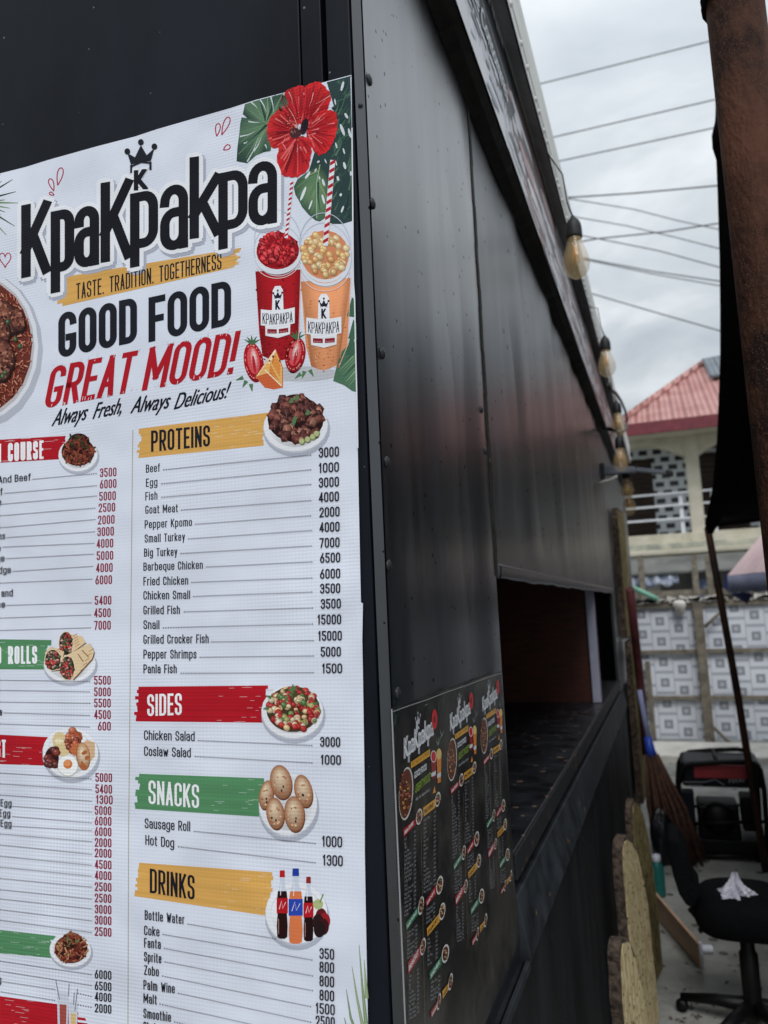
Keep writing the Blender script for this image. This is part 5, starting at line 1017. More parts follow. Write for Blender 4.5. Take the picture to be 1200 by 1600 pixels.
# hanging end panel (grey inside) and the roof sheet of the awning
yT = G.y + .03; zb0 = onY(1124, 806, yT).z; xl = onY(1112, 780, yT).x
PLb = [(1120, 806), (1129, 790), (1142, 757), (1163, 722), (1177, 682), (1184, 640), (1188, 600)]
def xleft(v):
    i = v * 5.999; k = int(i); a_, b_ = PLb[k], PLb[k + 1]; f = i - k; return onY(a_[0] + (b_[0] - a_[0]) * f - 5, a_[1] + (b_[1] - a_[1]) * f, yT).x
MB().grid(lambda u, v: Vector((xleft(v) + (xl + 2.6 - xleft(v)) * u, yT + .02 * math.sin(u * 21 + v * 9) + .014 * math.sin(v * 26 + u * 11), zb0 + .035 * u + (1.0 - .05 * math.cos(u * 8)) * v + .02 * math.sin(u * 6) * (1 - v))), 50, 24).build('end_panel', M['grey_tarp'], aw)
MB().grid(lambda u, v: Vector((xl + 2.6 * u, yT - .012 + .02 * math.sin(u * 21), zb0 - .075 + .035 * u + .02 * math.sin(u * 6) + .085 * v)), 50, 2).build('panel_hem', M['tarp'], aw, solid=.012)
def roofp(u, v):
    i = v * (len(ctr) - 4) + 2; k = min(int(i), len(ctr) - 2); p = ctr[k].lerp(ctr[k + 1], i - k)
    return Vector((p.x + .02 + 2.6 * u, p.y, p.z + .02 + .1 * u - .12 * math.sin(math.pi * u) + .02 * math.sin(v * 14 + u * 5)))
MB().grid(roofp, 20, 30).build('roof_sheet', M['tarp'], aw, solid=.004)
tag(MB().tube([atd(1121, 150, 2.52), atd(1123.5, 196, 2.52)], .009, 10).tube([atd(1121, 150, 2.52), atd(1200, 118, 2.2)], .009, 10).build('awning_pipe', M['alu']), 'short white pipe the black awning is tied to, beside the rusty post', 'pipe')
# unseen dark stall, added out of frame so the black paint reflects something dark
nb_ = thing('added_dark_stall', 'added dark tarpaulin-walled stall out of view, there to darken reflections in the black paint', 'stall', (2.2, 3.7, 0))
MB().grid(lambda u, v: Vector((1.09 + .015 * math.sin(u * 40) * (1 - .5 * v), 1.9 + 3.6 * u, .03 + (3.35 + .4 * u) * v)), 60, 10).build('added_side_curtain', M['tarp'], nb_, solid=.006)
MB().grid(lambda u, v: Vector((1.08 + 2.3 * u, 1.88 + 3.64 * v, 3.39 + .4 * v + .1 * math.sin(math.pi * u) + .012 * math.sin(v * 30))), 12, 30).build('added_tarp_roof', M['tarp'], nb_, solid=.006)
MB().box((1.13, 1.95, .0), (1.17, 5.5, 2.2)).build('added_side_wall', M['dark_in'], nb_, bevel=.004)
MB().box((1.1705, 1.95, .0), (3.3, 1.99, .95)).build('added_counter_front', M['dark_in'], nb_, bevel=.004)
MB().box((1.1705, 1.8, .9505), (3.35, 2.25, .99)).build('counter', M['rust_dark'], nb_, bevel=.004)
MB().box((1.1705, 5.46, .0), (3.3, 5.5, 2.2)).build('back_wall', M['dark_in'], nb_)
MB().box((3.3005, 1.95, .0), (3.34, 5.5, 2.2)).build('added_side_wall', M['dark_in'], nb_)

# ------------------------------------------------------------------ parasol
M['pink'] = mat('pink_cloth', rgb(238, 204, 206), rgb(246, 218, 218), 5, .8, bump=.004); M['lilac'] = mat('lilac_cloth', rgb(150, 156, 186), rgb(176, 180, 206), 6, .8, bump=.004); M['navycloth'] = mat('navy_cloth', rgb(34, 42, 78), rgb(48, 56, 96), 6, .8)
yq = 7.2; pc_ = onY(1258, 893, yq); rim = pc_.x - onY(1136, 890, yq).x; apz = onY(1258, 770, yq).z - pc_.z
ps = thing('parasol', 'pink market parasol with a lilac valance beyond the awning pole', 'parasol', (pc_.x, pc_.y, 0))
def pcone(u, v):
    a_ = 2 * math.pi * u; s_ = 1 - .025 * (.5 - .5 * math.cos(8 * a_)) ; r_ = rim * v * s_
    return Vector((pc_.x + r_ * math.cos(a_), pc_.y + r_ * math.sin(a_), pc_.z + apz * (1 - v)))
MB().grid(pcone, 8, 4, smooth=False).build('canopy', M['pink'], ps, solid=.004)
MB().grid(lambda u, v: pcone(u, 1) + Vector((0, 0, -.006 - (.16 + .008 * math.cos(48 * math.pi * u)) * v)), 64, 2).build('valance', M['lilac'], ps, solid=.004)
MB().tube([Vector((pc_.x, pc_.y, 0)), Vector((pc_.x, pc_.y, pc_.z + apz))], .02, 10).build('pole', M['alu'], ps)
q0 = onY(1133, 893, yq - .9); MB().prism([onY(1133, 894, yq + .5), onY(1143, 905, yq + .5), onY(1175, 930, yq + .5), onY(1168, 944, yq + .5), onY(1140, 926, yq + .5), onY(1130, 918, yq + .5)], (0, .02, 0)).build('inner_flap', M['navycloth'], ps)

# ------------------------------------------------------------------ patterned fence
def fence_mat():
    m = bpy.data.materials.new('printed_fence_sheet'); m.use_nodes = True; t = m.node_tree; b = t.nodes['Principled BSDF']; L = t.links.new
    def mth(op, a, b_=None, c=None):
        n = N(t, 'ShaderNodeMath', operation=op)
        for i, x in enumerate((a, b_, c)):
            if x is None: continue
            if isinstance(x, (int, float)): n.inputs[i].default_value = x
            else: L(x, n.inputs[i])
        return n.outputs[0]
    tcn = N(t, 'ShaderNodeTexCoord'); s = N(t, 'ShaderNodeSeparateXYZ'); L(tcn.outputs['Object'], s.inputs[0])
    x = mth('DIVIDE', s.outputs[0], .215); ci = mth('FLOOR', x); z = mth('ADD', mth('DIVIDE', s.outputs[2], .25), mth('MULTIPLY', ci, .37))
    fx = mth('ABSOLUTE', mth('SUBTRACT', mth('FRACT', x), .5)); fz = mth('ABSOLUTE', mth('SUBTRACT', mth('FRACT', z), .5)); fzz = mth('MULTIPLY', fz, 1.12)
    d = mth('MAXIMUM', fx, fzz)
    r = N(t, 'ShaderNodeValToRGB'); r.color_ramp.interpolation = 'CONSTANT'; e = r.color_ramp.elements
    q0_ = e.new(.09); q0_.color = rgb(150, 155, 163); e[0].position = 0; e[0].color = rgb(196, 200, 208); e[2].position = .24; e[2].color = rgb(230, 235, 245)
    for p_, c_ in ((.345, rgb(190, 196, 206)), (.375, rgb(234, 238, 245)), (.43, rgb(220, 225, 233)), (.475, rgb(178, 184, 195))):
        q = e.new(p_); q.color = c_
    L(d, r.inputs[0])
    ch = N(t, 'ShaderNodeTexChecker'); ch.inputs['Scale'].default_value = 1; mp = N(t, 'ShaderNodeMapping'); mp.inputs['Scale'].default_value = (26, 1, 26); L(tcn.outputs['Object'], mp.inputs[0]); L(mp.outputs[0], ch.inputs['Vector'])
    ch.inputs[1].default_value = (1, 1, 1, 1); ch.inputs[2].default_value = (.96, .96, .97, 1)
    mu = N(t, 'ShaderNodeMix', data_type='RGBA', blend_type='MULTIPLY'); inside = mth('LESS_THAN', d, .24); L(inside, mu.inputs[0]); L(r.outputs[0], mu.inputs[6]); L(ch.outputs[0], mu.inputs[7])
    nz = N(t, 'ShaderNodeTexNoise'); nz.inputs['Scale'].default_value = 2.5; L(tcn.outputs['Object'], nz.inputs['Vector'])
    mr = N(t, 'ShaderNodeMapRange'); mr.inputs[3].default_value = .84; mr.inputs[4].default_value = 1.02; L(nz.outputs[0], mr.inputs[0])
    vm = N(t, 'ShaderNodeVectorMath', operation='SCALE'); L(mu.outputs[2], vm.inputs[0]); L(mr.outputs[0], vm.inputs['Scale']); L(vm.outputs[0], b.inputs['Base Color']); b.inputs['Roughness'].default_value = .5
    bn = N(t, 'ShaderNodeBump'); bn.inputs['Distance'].default_value = .008; L(nz.outputs[0], bn.inputs['Height']); L(bn.outputs[0], b.inputs['Normal'])
    return m
M['weathered'] = mat('weathered_batten', rgb(96, 90, 80), rgb(134, 126, 112), 12, .85, bump=.004)
FY = 9.3; fe = thing('fence', 'fence of grey and white geometric printed sheets nailed to weathered battens', 'fence', (1.0, FY, 0))
fx0, fx1 = -1.2, 5.2; ft = onY(1040, 946, FY).z; px_ = [fx0, onY(1020, 1060, FY).x - .42, onY(1100, 1060, FY).x, onY(1100, 1060, FY).x + 1.3, onY(1100, 1060, FY).x + 2.6, fx1]
fm = fence_mat()
for a_, b_ in zip(px_, px_[1:]):
    MB().grid(lambda u, v: Vector((a_ + .01 + (b_ - a_ - .02) * u, FY + .005 * math.sin(u * 9 + v * 4) + .004 * math.sin(v * 13), .07 + (ft - .07) * v)), 24, 16).build('sheet', fm, fe)
for v in (1018, 1090): z = onY(1060, v, FY).z; MB().box((fx0, FY - .06, z - .025), (fx1, FY - .022, z + .025)).build('rail', M['weathered'], fe, bevel=.004)
MB().box((fx0, FY - .05, ft - .03), (fx1, FY + .05, ft + .04)).build('top_rail', M['weathered'], fe, bevel=.004)
for x in px_[1:-1]: MB().box((x - .055, FY - .12, 0), (x + .055, FY - .062, ft + .02)).build('post', M['weathered'], fe, bevel=.006)
sx = onY(1017, 1100, FY - .1).x; MB().box((sx - .03, FY - .11, 0), (sx + .03, FY - .065, onY(1014, 1034, FY - .1).z)).build('stake', M['weathered'], fe)
for (u0, v0, u1, v1) in ((1101, 980, 1124, 958), (1112, 1134, 1152, 1172)): MB().tube([onY(u0, v0, FY - .1), onY(u1, v1, FY - .1)], .022, 6).build('brace', M['weathered'], fe)
cm_ = onY(1062, 950, FY - .1); tag(MB().lathe([(.001, -.07), (.055, -.065), (.062, 0), (.075, .02), (.075, .07), (.05, .09), (.001, .095)], cm_, (0, -.2, 1), 14).build('plastic_pot', M['plinth']), 'small cream plastic pot upside down on the top of the patterned fence', 'pot')
tag(MB().tube([onY(988, 918, FY - .2), onY(1027, 936, FY - .1)], .03, 8).build('green_pipe', mat('mint_plastic', rgb(120, 180, 156), rgb(140, 196, 172), 8, .5)), 'mint green plastic pipe lying on top of the patterned fence', 'pipe')
tag(MB().tube([onX(984, 920, .12), onX(993, 1000, .12), onX(1003, 1090, .12), onX(1010, 1180, .12)], .03, 8).build('maroon_pole', mat('maroon_paint', rgb(84, 36, 40), rgb(104, 52, 54), 8, .6)), 'thin maroon pole leaning at the far end of the stall', 'pole')
rl = random.Random(77); rub = MB()
for i in range(60):
    x = rl.uniform(onY(985, 940, FY).x, 1.9); s_ = rl.uniform(.02, .07); rub.box((x - s_, FY - .08, ft + .041), (x + s_, FY + .04, ft + .041 + s_ * rl.uniform(.4, 1)), None, Matrix.Rotation(rl.uniform(-.4, .4), 3, 'Y'))
struct(rub.build('fence_top_rubble', M['plinth']), 'stuff')

# ------------------------------------------------------------------ two-storey house
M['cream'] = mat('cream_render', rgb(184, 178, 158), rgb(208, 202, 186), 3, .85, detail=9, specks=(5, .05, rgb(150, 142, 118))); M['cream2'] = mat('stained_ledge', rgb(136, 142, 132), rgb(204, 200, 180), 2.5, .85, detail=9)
M['white_rail'] = mat('white_rail', rgb(214, 218, 224), rgb(228, 230, 234), 9, .5); M['maroon'] = mat('maroon_fascia', rgb(104, 40, 50), rgb(124, 54, 62), 6, .55); M['shutter'] = mat('dark_louvre', rgb(44, 34, 32), rgb(70, 56, 50), 4, .7, stretch=(1, 1, 6))
def roofmat(name, c1, c2):
    m = mat(name, c1, c2, 1.6, .55, detail=7); t = m.node_tree; b = t.nodes['Principled BSDF']
    tcn = N(t, 'ShaderNodeTexCoord'); w = N(t, 'ShaderNodeTexWave', wave_type='BANDS', bands_direction='X', wave_profile='SIN'); w.inputs['Scale'].default_value = 1.25; t.links.new(tcn.outputs['Object'], w.inputs['Vector'])
    bn = N(t, 'ShaderNodeBump'); bn.inputs['Distance'].default_value = .12; t.links.new(w.outputs[1], bn.inputs['Height']); t.links.new(bn.outputs[0], b.inputs['Normal']); return m
M['roof_red'] = roofmat('red_roof_sheet', rgb(188, 128, 122), rgb(216, 164, 156)); M['roof_grey'] = roofmat('grey_roof_sheet', rgb(110, 118, 126), rgb(130, 138, 146))
def tile_mat():
    m = bpy.data.materials.new('block_tiles'); m.use_nodes = True; t = m.node_tree; b = t.nodes['Principled BSDF']; L = t.links.new
    tcn = N(t, 'ShaderNodeTexCoord'); mp = N(t, 'ShaderNodeMapping'); mp.inputs['Scale'].default_value = (.62, 1, 1); L(tcn.outputs['Object'], mp.inputs[0])
    sep = N(t, 'ShaderNodeSeparateXYZ'); L(mp.outputs[0], sep.inputs[0]); cm = N(t, 'ShaderNodeCombineXYZ'); L(sep.outputs[0], cm.inputs[0]); L(sep.outputs[2], cm.inputs[1])
    br_ = N(t, 'ShaderNodeTexBrick'); br_.offset = .5; br_.inputs['Scale'].default_value = 1; br_.inputs['Mortar Size'].default_value = .09; br_.inputs['Brick Width'].default_value = .2; br_.inputs['Row Height'].default_value = .2; br_.inputs['Mortar Smooth'].default_value = 0
    br_.inputs['Color1'].default_value = rgb(20, 23, 30); br_.inputs['Color2'].default_value = rgb(44, 48, 58); br_.inputs['Mortar'].default_value = rgb(224, 230, 236)
    br_.inputs['Mortar Size'].default_value = .04; L(cm.outputs[0], br_.inputs['Vector']); L(br_.outputs[0], b.inputs['Base Color']); b.inputs['Roughness'].default_value = .35; return m
HY = 17.0; HB = 18.4
hs = thing('house', 'cream two-storey house with a red corrugated hip roof, arched balcony and black and white tiles', 'house', tuple(onZ(1200, 1000, 0) * 0 + Vector((3.0, HY + 3, 0))))
hx0 = onY(915, 760, HY).x; hx1 = onY(1075, 760, HY).x + 9
zE, zP, zPb, zC = onY(1050, 662, HY).z, onY(1050, 834, HY).z, onY(1050, 850, HY).z, onY(1050, 868, HY).z
cols = [onY(u, 760, HY).x for u in (1075, 1096)]; bay = onY(1075, 760, HY).x - onY(945, 760, HY).x; cw_ = cols[1] - cols[0]
xs_ = [cols[0] - bay - cw_ + k * (bay + cw_) for k in range(5)]
for x in xs_: MB().box((x, HY, zP + .001), (x + cw_, HY + .35, zE)).build('column', M['cream'], hs)
for x in xs_[:-1]:
    a_, b_ = x + cw_, x + cw_ + bay; z1 = onY(1075, 712, HY).z; z2 = onY(1030, 694, HY).z; P = [Vector((a_, HY + .03, zE)), Vector((a_, HY + .03, z1))]
    P += [Vector((a_ + (b_ - a_) * k / 12, HY + .03, z1 + (z2 - z1) * math.sin(math.pi * k / 12))) for k in range(1, 12)] + [Vector((b_, HY + .03, z1)), Vector((b_, HY + .03, zE))]
    MB().prism(P, (0, .28, 0)).build('arch_spandrel', M['cream'], hs)
MB().box((hx0, HY - .05, zPb), (hx1, HY + .3, zP)).build('parapet', M['cream'], hs, bevel=.02)
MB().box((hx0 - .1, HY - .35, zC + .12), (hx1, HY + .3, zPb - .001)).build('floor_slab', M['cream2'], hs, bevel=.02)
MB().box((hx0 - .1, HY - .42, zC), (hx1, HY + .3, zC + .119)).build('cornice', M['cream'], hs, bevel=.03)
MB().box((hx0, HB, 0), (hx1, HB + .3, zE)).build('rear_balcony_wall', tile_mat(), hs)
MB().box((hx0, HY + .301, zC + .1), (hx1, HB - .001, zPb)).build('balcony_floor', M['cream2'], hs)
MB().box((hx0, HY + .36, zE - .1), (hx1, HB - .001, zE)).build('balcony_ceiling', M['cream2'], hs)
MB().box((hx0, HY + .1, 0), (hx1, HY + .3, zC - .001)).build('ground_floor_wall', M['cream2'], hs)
for x in xs_[:-1]:
    d0 = x + cw_ + .1; d1 = d0 + bay * .5; sh_ = MB()
    for k in range(16): z = zPb + (onY(1000, 722, HB).z - zPb) * k / 16; sh_.box((d0, HB - .07, z), (d1, HB - .04, z + .1), None, Matrix.Rotation(.5, 3, 'X'))
    sh_.box((d0 - .05, HB - .035, zPb), (d1 + .05, HB - .002, onY(1000, 722, HB).z + .05)); sh_.build('louvre_door', M['shutter'], hs)
    rl_ = MB()
    for v in (772, 791, 812): z = onY(1030, v, HY).z; rl_.box((x + cw_, HY + .02, z - .02), (x + cw_ + bay, HY + .08, z + .02))
    for q in (.12, .9): rl_.box((x + cw_ + bay * q - .04, HY + .081, zP), (x + cw_ + bay * q + .04, HY + .14, onY(1030, 770, HY).z)); 
    rl_.build('railing', M['white_rail'], hs)
EY = HY - .9; ez = onY(1050, 655, EY).z; exl = onY(962, 655, EY).x; pit = R(27); nrm = Vector((0, -math.sin(pit), math.cos(pit))); ep = Vector((exl, EY, ez))
MB().box((exl - .1, EY - .05, ez - .26), (hx1 + 1, EY + .03, ez - .005)).build('eave_fascia', M['maroon'], hs); MB().box((exl, EY + .031, ez - .2), (hx1 + 1, HY - .001, ez - .12)).build('soffit', M['cream'], hs)
ap = onP(1102, 566, ep, nrm); rr_ = Vector((hx1 + 1, ap.y, ap.z)); er = Vector((hx1 + 1, EY, ez)); el_ = Vector((exl, EY, ez)); bk = Vector((exl, ap.y * 2 - EY, ez))
MB().prism([el_, er, rr_, ap], (0, .0, -.06)).build('roof', M['roof_red'], hs)
MB().prism([el_ + Vector((-.01, .0, 0)), ap, bk], (0, 0, -.06)).build('roof', M['roof_red'], hs)
MB().tube([el_ + Vector((0, 0, .03)), ap + Vector((0, 0, .03))], .09, 8).tube([ap, rr_], .09, 8).build('ridge_cap', M['roof_red'], hs)
up = nrm * .1
MB().prism([onP(1097, 569, ep, nrm) + up, onP(1135, 562, ep, nrm) + up, onP(1150, 590, ep, nrm) + up, onP(1110, 597, ep, nrm) + up], nrm * .05).build('roof_patch', M['roof_grey'], hs)

# ------------------------------------------------------------------ sheds behind the fence
M['old_zinc'] = mat('old_zinc', rgb(84, 86, 84), rgb(120, 120, 114), 2, .7, detail=8, stretch=(1, .3, 1)); M['bluewhite'] = mat('blue_white_tarp', rgb(110, 126, 160), rgb(200, 206, 220), 3.2, .7, detail=7, lo=.42, hi=.55)
sd_ = thing('market_shed', 'low open market shed with a grey zinc roof between the patterned fence and the house', 'shed', (1.6, 13.2, 0))
Y0, Y1 = 12.2, 15.2; z0, z1 = onY(1040, 897, Y0).z, onY(1040, 872, Y1).z; sx0, sx1 = onY(930, 890, Y0).x, 9.0
MB().prism([Vector((sx0, Y0, z0)), Vector((sx1, Y0, z0 + .02)), Vector((sx1, Y1, z1)), Vector((sx0, Y1, z1))], (0, 0, .03)).build('zinc_roof', M['old_zinc'], sd_)
MB().grid(lambda u, v: Vector((sx0 + (onY(1060, 900, Y0 + .05).x - sx0) * u, Y0 + .06 + .03 * math.sin(u * 40), z0 - .01 - (.17 + .03 * math.sin(u * 31)) * (1 - v))), 60, 3).build('hanging_tarp', M['bluewhite'], sd_, solid=.005)
MB().box((sx0, Y0 - .04, onY(1040, 933, Y0).z), (sx1, Y0 + .04, onY(1040, 923, Y0).z)).build('front_beam', M['weathered'], sd_)
for u in (1003, 1086, 1108, 1190): x = onY(u, 900, Y0).x; MB().box((x - .045, Y0 - .1, 0), (x + .045, Y0 - .045, onY(u, 868, Y0).z)).build('post', M['weathered'], sd_)
MB().box((sx0, Y1 - .2, 0), (sx1, Y1 - .1, z1 - .05)).build('back_wall', M['old_zinc'], sd_)
for k, (u, v0, v1, m) in enumerate(((1021, 912, 930, M['plinth']), (1050, 916, 932, M['old_zinc']), (1098, 905, 932, M['bluewhite']))):
    p = onY(u, v1, Y0 + .4); MB().box((p.x - .12, Y0 + .3, p.z - 1.2), (p.x + .12, Y0 + .5, onY(u, v0, Y0 + .4).z)).build('goods_stack', m, sd_)

# ------------------------------------------------------------------ generator
M['gen_black'] = mat('generator_black', rgb(7, 7, 9), rgb(15, 15, 17), 9, .5, spec=.3); M['gen_red'] = mat('generator_red', rgb(172, 52, 60), rgb(188, 66, 72), 6, .4); M['gen_navy'] = mat('generator_tank', rgb(16, 18, 28), rgb(24, 26, 38), 6, .4, spec=.3)
g0 = onZ(1128, 1345); gy = g0.y; gd = .46
ge = thing('generator', 'portable black and red petrol generator in a tubular frame on the concrete by the fence', 'generator', tuple(g0))
Pg = lambda u, v, y=gy: onY(u, v, y)
for y in (gy, gy + gd):
    pts_ = [Vector((Pg(u, v).x, y, Pg(u, v).z)) for (u, v) in ((1064, 1338), (1061, 1290), (1060, 1240), (1062, 1212), (1068, 1200), (1080, 1194), (1120, 1191), (1160, 1190), (1178, 1193), (1188, 1203), (1194, 1235), (1198, 1290), (1200, 1338))]
    MB().tube(pts_, .017, 10).tube([pts_[0], pts_[-1]], .016, 8).tube([pts_[2] + Vector((0, 0, -.2)), pts_[-3] + Vector((0, 0, -.2))], .012, 8).build('tube_frame', M['gen_black'], ge)
for (u, v) in ((1064, 1338), (1060, 1240), (1120, 1191), (1194, 1235), (1200, 1338)): p = Pg(u, v); MB().tube([p, p + Vector((0, gd, 0))], .014, 8).build('cross_tube', M['gen_black'], ge)
def gbox(u0, v0, u1, v1, ya_, yb_): a_, b_ = Pg(u0, v1), Pg(u1, v0); return (a_.x, gy + ya_, a_.z), (b_.x, gy + yb_, b_.z)
MB().box(*gbox(1066, 1194, 1190, 1231, .03, gd - .03)).build('fuel_tank', M['gen_navy'], ge, bevel=.025)
MB().box(*gbox(1085, 1197, 1166, 1216, .018, .0295)).build('red_band', M['gen_red'], ge, bevel=.003)
ga = Art(lambda u, v, l: onY(u, v, gy + .0285 - l)); ga.line([(1068, 1222), (1100, 1222), (1118, 1218), (1132, 1227)], 1.6, rgb(140, 144, 152)); ga.text('MAXI', 1139, 1223, 1163, 1222, 6, rgb(170, 172, 178), bold=.3, res=2); ga.line([(1070, 1227), (1098, 1227)], 1.2, rgb(120, 124, 132))
ga.build('lettering', M['sign'], ge)
MB().box(*gbox(1094, 1264, 1156, 1318, .08, .36)).build('engine_block', M['gen_black'], ge, bevel=.02)
c_ = Pg(1124, 1284, gy); MB().lathe([(.001, .07), (.03, .07), (.085, .055), (.1, .03), (.105, 0), (.105, -.03)], c_ + Vector((0, .08, 0)), (0, -1, 0), 26).build('recoil_starter', M['gen_black'], ge)
MB().box(*gbox(1164, 1252, 1188, 1305, .08, .3)).build('muffler', M['gen_black'], ge, bevel=.015)
MB().box(*gbox(1066, 1238, 1084, 1300, .03, .12)).build('control_panel', M['gen_navy'], ge, bevel=.008)
MB().box(*gbox(1068, 1318, 1196, 1331, .02, gd - .02)).build('base_tray', M['gen_black'], ge, bevel=.006)
for u in (1072, 1190):
    for y in (.05, gd - .05): p = Pg(u, 1345); MB().box((p.x - .03, gy + y - .03, 0), (p.x + .03, gy + y + .03, .02)).build('rubber_foot', M['rubber'], ge)

# ------------------------------------------------------------------ swivel chair with a plastic bag on it
M['seat'] = mat('black_chair_cloth', rgb(6, 7, 9), rgb(11, 12, 15), 16, .8, bump=.003, bscale=60, spec=.1)
c0 = onZ(1181, 1612); cy = c0.y; seat_top = onY(1181, 1392, cy).z; seat_bot = onY(1181, 1462, cy).z; hw = c0.x - onY(1079, 1400, cy).x
chr_ = thing('swivel_chair', 'black swivel office chair with a low reclined back on a star base', 'chair', (c0.x, c0.y, 0))
th_ = seat_top - seat_bot
def cush(u, v):
    a_ = 2 * math.pi * u; ph = math.pi * (v - .5); cx_ = abs(math.cos(a_)) ** .6 * (1 if math.cos(a_) > 0 else -1); sy_ = abs(math.sin(a_)) ** .6 * (1 if math.sin(a_) > 0 else -1); r_ = math.cos(ph) ** .35 if abs(ph) < 1.57 else 0
    return Vector((c0.x + hw * .98 * r_ * cx_, cy + hw * .9 * r_ * sy_, (seat_top + seat_bot) / 2 + .012 + th_ * .5 * math.sin(ph) - .03 * (r_ * cx_) ** 2 * .3))
MB().grid(cush, 40, 16).build('seat', M['seat'], chr_)
prof = [(1083, 1420), (1072, 1415), (1061, 1398), (1052, 1370), (1045, 1338), (1042, 1314), (1049, 1311), (1060, 1317), (1072, 1333), (1077, 1352), (1082, 1380), (1096, 1400)]
MB().prism([onY(u, v, cy - .13) for u, v in prof], (0, .26, 0)).build('backrest', M['seat'], chr_, bevel=.018)
MB().tube([onY(1080, 1418, cy), onY(1110, 1455, cy), onY(1165, 1466, cy)], .02, 8).build('back_bar', M['gen_black'], chr_)
MB().tube([onY(1092, 1455, cy - .1), onY(1112, 1446, cy - .1), onY(1150, 1444, cy - .02)], .011, 8).build('lever', M['gen_black'], chr_)
rp = 13.5 * (c0 - CAM).dot(FWD) / F_PX
MB().lathe([(rp, .06), (rp * 1.05, .2), (rp * 1.05, .3), (rp * .82, .31), (rp * .82, seat_bot + .03)], (c0.x, cy, 0), n=18).build('gas_column', M['gen_black'], chr_)
for k in range(5):
    a_ = R(18 + 72 * k); e_ = Vector((math.cos(a_), math.sin(a_), 0))
    MB().tube([c0 + Vector((0, 0, .1)), c0 + e_ * .15 + Vector((0, 0, .085)), c0 + e_ * .29 + Vector((0, 0, .06))], [.032, .024, .017], 8).build('leg', M['gen_black'], chr_)
    MB().lathe([(.001, -.018), (.022, -.018), (.027, 0), (.022, .018), (.001, .018)], c0 + e_ * .29 + Vector((0, 0, .0275)), (math.sin(a_), -math.cos(a_), 0), 12).build('castor', M['gen_black'], chr_)
M['bag'] = mat('clear_bag', rgb(208, 206, 224), rgb(230, 230, 240), 12, .2, trans=.35, bump=.01, bscale=30)
bgp = onY(1148, 1396, cy - .1); rb = random.Random(6); bw_ = 22 * (c0 - CAM).dot(FWD) / F_PX
def bagp(u, v):
    a_ = 2 * math.pi * u; r_ = bw_ * ((1 - v) ** 1.3 + .12 + .25 * max(0, v - .8)) * (1 + .26 * math.sin(3 * a_ + 1 + 4 * v) + .2 * math.sin(8 * a_ + v * 9) + .12 * math.sin(17 * a_ - v * 21))
    return Vector((bgp.x + r_ * math.cos(a_) + .01 * v, cy - .08 + .7 * r_ * math.sin(a_), seat_top + .004 + 1.45 * bw_ * v * (1 + .08 * math.sin(5 * a_))))
tag(MB().grid(bagp, 60, 18, smooth=False).build('plastic_bag', M['bag']), 'small crumpled clear plastic bag lying on the black chair seat', 'plastic bag')

# ------------------------------------------------------------------ bits along the wall
M['board_tan'] = mat('tan_board', rgb(178, 142, 114), rgb(198, 164, 134), 7, .6); M['white_edge'] = mat('white_edge', rgb(196, 202, 214), rgb(216, 220, 228), 6, .5); M['teal'] = mat('teal_plastic', rgb(24, 96, 92), rgb(34, 112, 106), 8, .4)
BLp, BRp, TRp, TLp = onZ(1024, 1427, .006), onZ(1098, 1512, .006), onZ(1094, 1473, .15), onZ(1022, 1390, .15)
nb = (BRp - BLp).cross(TLp - BLp).normalized() * .014; bd = thing('leaning_board', 'tan board with a white edge leaning low beside the stall', 'board', tuple(BRp))
MB().prism([BLp, BRp, TRp, TLp], nb).build('panel', M['board_tan'], bd)
MB().tube([BLp, BRp, TRp], .008, 6).build('edging', M['white_edge'], bd)
tp = onZ(1030, 1400); k = (tp - CAM).dot(FWD) / F_PX; hz = onY(1024, 1345, tp.y).z
bo = thing('teal_bottle', 'teal plastic bottle with a white cap standing behind the tan board', 'bottle', tuple(tp))
MB().lathe([(.001, 0), (10 * k, .004), (10.5 * k, .02), (10.5 * k, hz * .8), (8 * k, hz * .92), (6 * k, hz)], tp, n=18).build('body', M['teal'], bo)
MB().lathe([(6.4 * k, hz), (6.8 * k, hz + .002), (6.6 * k, hz + .035), (.001, hz + .04)], tp, n=16).build('cap', M['white_edge'], bo)
cp_ = onZ(1103, 1489); tag(MB().lathe([(.001, -.034), (.018, -.034), (.019, -.03), (.019, .03), (.018, .034), (.001, .034)], cp_ + Vector((0, 0, .019)), (1, .15, 0), 16).build('tin_can', M['white_edge']), 'small white tin lying on the concrete by the tan board', 'can')
M['bristle'] = mat('brown_bristle', rgb(58, 38, 30), rgb(92, 62, 48), 30, .85); M['blue_pl'] = mat('blue_plastic', rgb(30, 62, 170), rgb(44, 80, 190), 8, .4); M['lilac_h'] = mat('lilac_handle', rgb(128, 136, 176), rgb(146, 152, 190), 8, .5)
bb = onZ(1064, 1346); bt = onY(1016, 1172, bb.y); bt2 = onY(999, 1078, bb.y + .02)
bm_ = thing('broom', 'long brown bristle broom with a blue band leaning at the far end of the stall', 'broom', tuple(bb))
MB().tube([bt, bt2], .018, 8).build('handle', M['lilac_h'], bm_); MB().tube([bt + (bt2 - bt).normalized() * .09, bt, bt + (bb - bt) * .06], [.026, .034, .04], 12).build('blue_band', M['blue_pl'], bm_)
bs = MB(); rb = random.Random(4)
for i in range(170):
    q = Vector((rb.gauss(0, .07), rb.gauss(0, .06), 0)); s_ = bt + (bb - bt) * .04 + q * .22; e_ = bb + q + Vector((0, 0, .003)); m_ = (s_ + e_) / 2 + Vector((rb.uniform(-.02, .02), rb.uniform(-.02, .02), 0)) + q * .15; bs.tube([s_, m_, e_], [.009, .008, .004], 5)
bs.build('bristles', M['bristle'], bm_)
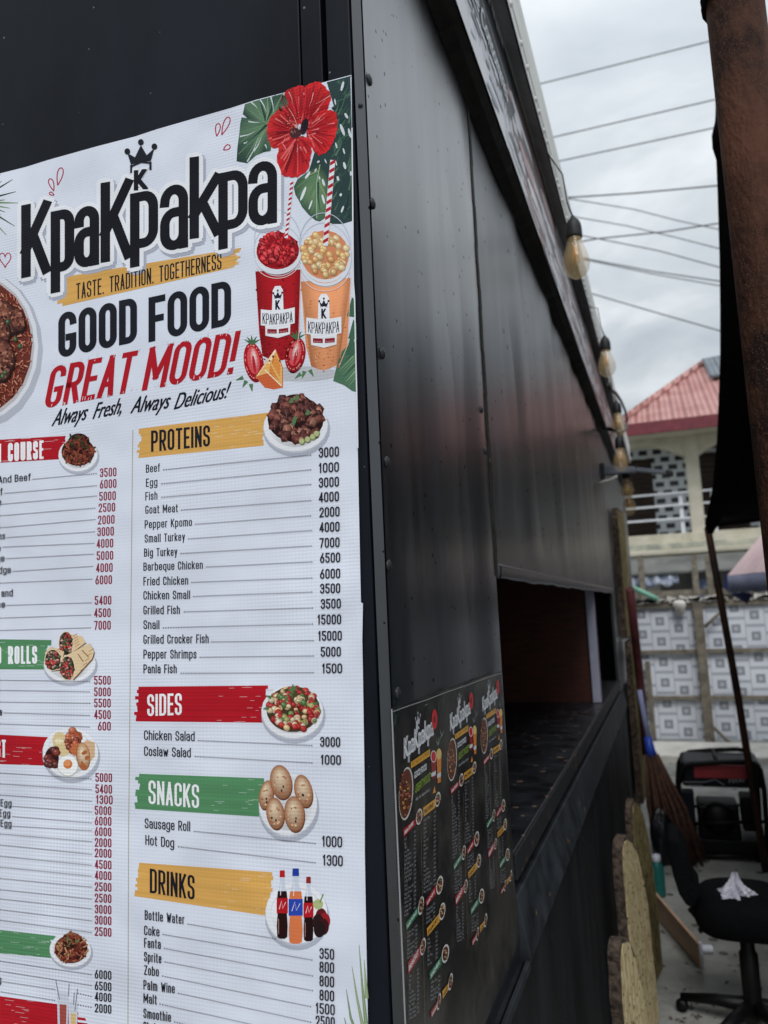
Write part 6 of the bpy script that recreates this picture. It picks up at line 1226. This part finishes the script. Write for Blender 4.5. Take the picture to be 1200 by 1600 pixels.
rb = random.Random(14); kp = onZ(1043, 1352); kp = Vector((kp.x - .02, kp.y, 0)); kk = (kp - CAM).dot(FWD) / F_PX
def blob(u, v):
    a_ = 2 * math.pi * u; ph = math.pi * v; r_ = 17 * kk * math.sin(ph) * (1 + .14 * math.sin(3 * a_ + 4 * v) + .1 * math.sin(5 * a_ - 7 * v))
    return Vector((kp.x + r_ * math.cos(a_), kp.y + r_ * math.sin(a_), max(0.002, 45 * kk * (1 - math.cos(ph)) - .01)))
tag(MB().grid(blob, 30, 18).build('rubbish_bag', mat('bin_liner', rgb(14, 14, 18), rgb(22, 24, 34), 8, .35, bump=.02, bscale=12)), 'black plastic rubbish bag on the ground in front of the brown broom', 'bag')

# ------------------------------------------------------------------ overhead wires
M['wire'] = mat('wire', rgb(58, 62, 68), rgb(72, 76, 82), 4, .6); M['wire2'] = mat('light_wire', rgb(96, 102, 108), rgb(110, 116, 122), 4, .6)
WY = 15.0
WL = [('lone dark overhead wire highest in the sky', ((840, 132), (1115, 63)), .6, 0), ('dark overhead wire crossing the sky second from the top', ((862, 215), (1120, 155)), .6, 0), ('dark overhead wire crossing the sky third from the top', ((868, 253), (1115, 200)), .6, 0),
      ('heavier dark overhead wire running level from the gutter above the largest bulb', ((882, 309), (990, 302), (1122, 290)), .7, 0), ('thin wire sagging away below the level heavier wire', ((898, 312), (990, 327), (1060, 345), (1122, 358)), .5, 1), ('thin pale wire sagging behind the socket of the largest bulb', ((893, 338), (980, 353), (1060, 372), (1122, 388)), .5, 1),
      ('dark wire rising to the right, with a knot beside the largest bulb', ((905, 378), (933, 373), (1040, 362), (1122, 349)), .65, 0), ('thin wire falling to the right from the knot beside the largest bulb', ((903, 367), (935, 373), (1030, 392), (1122, 417)), .55, 1), ('upper of two parallel pale wires starting behind the largest bulb', ((915, 404), (1020, 424), (1122, 439)), .6, 1), ('lower of two parallel pale wires starting behind the largest bulb', ((915, 406), (1020, 428), (1122, 446)), .5, 1), ('lowest pale overhead wire, falling toward the black awning', ((915, 456), (1010, 484), (1122, 516)), .6, 1)]
for lab_, pts_, r_, mm_ in WL:
    (a0, b0_), (a1, b1_) = pts_[0], pts_[1]; (a2, b2_), (a3, b3_) = pts_[-2], pts_[-1]
    full = [(a0 - 160, b0_ - (b1_ - b0_) / (a1 - a0) * 160)] + list(pts_) + [(a3 + 200, b3_ + (b3_ - b2_) / (a3 - a2) * 200)]
    tag(MB().tube([onY(u, v, WY) for u, v in full], r_ * .022, 6).build('power_line', M['wire2' if mm_ else 'wire']), lab_, 'power line', 'overhead power lines')
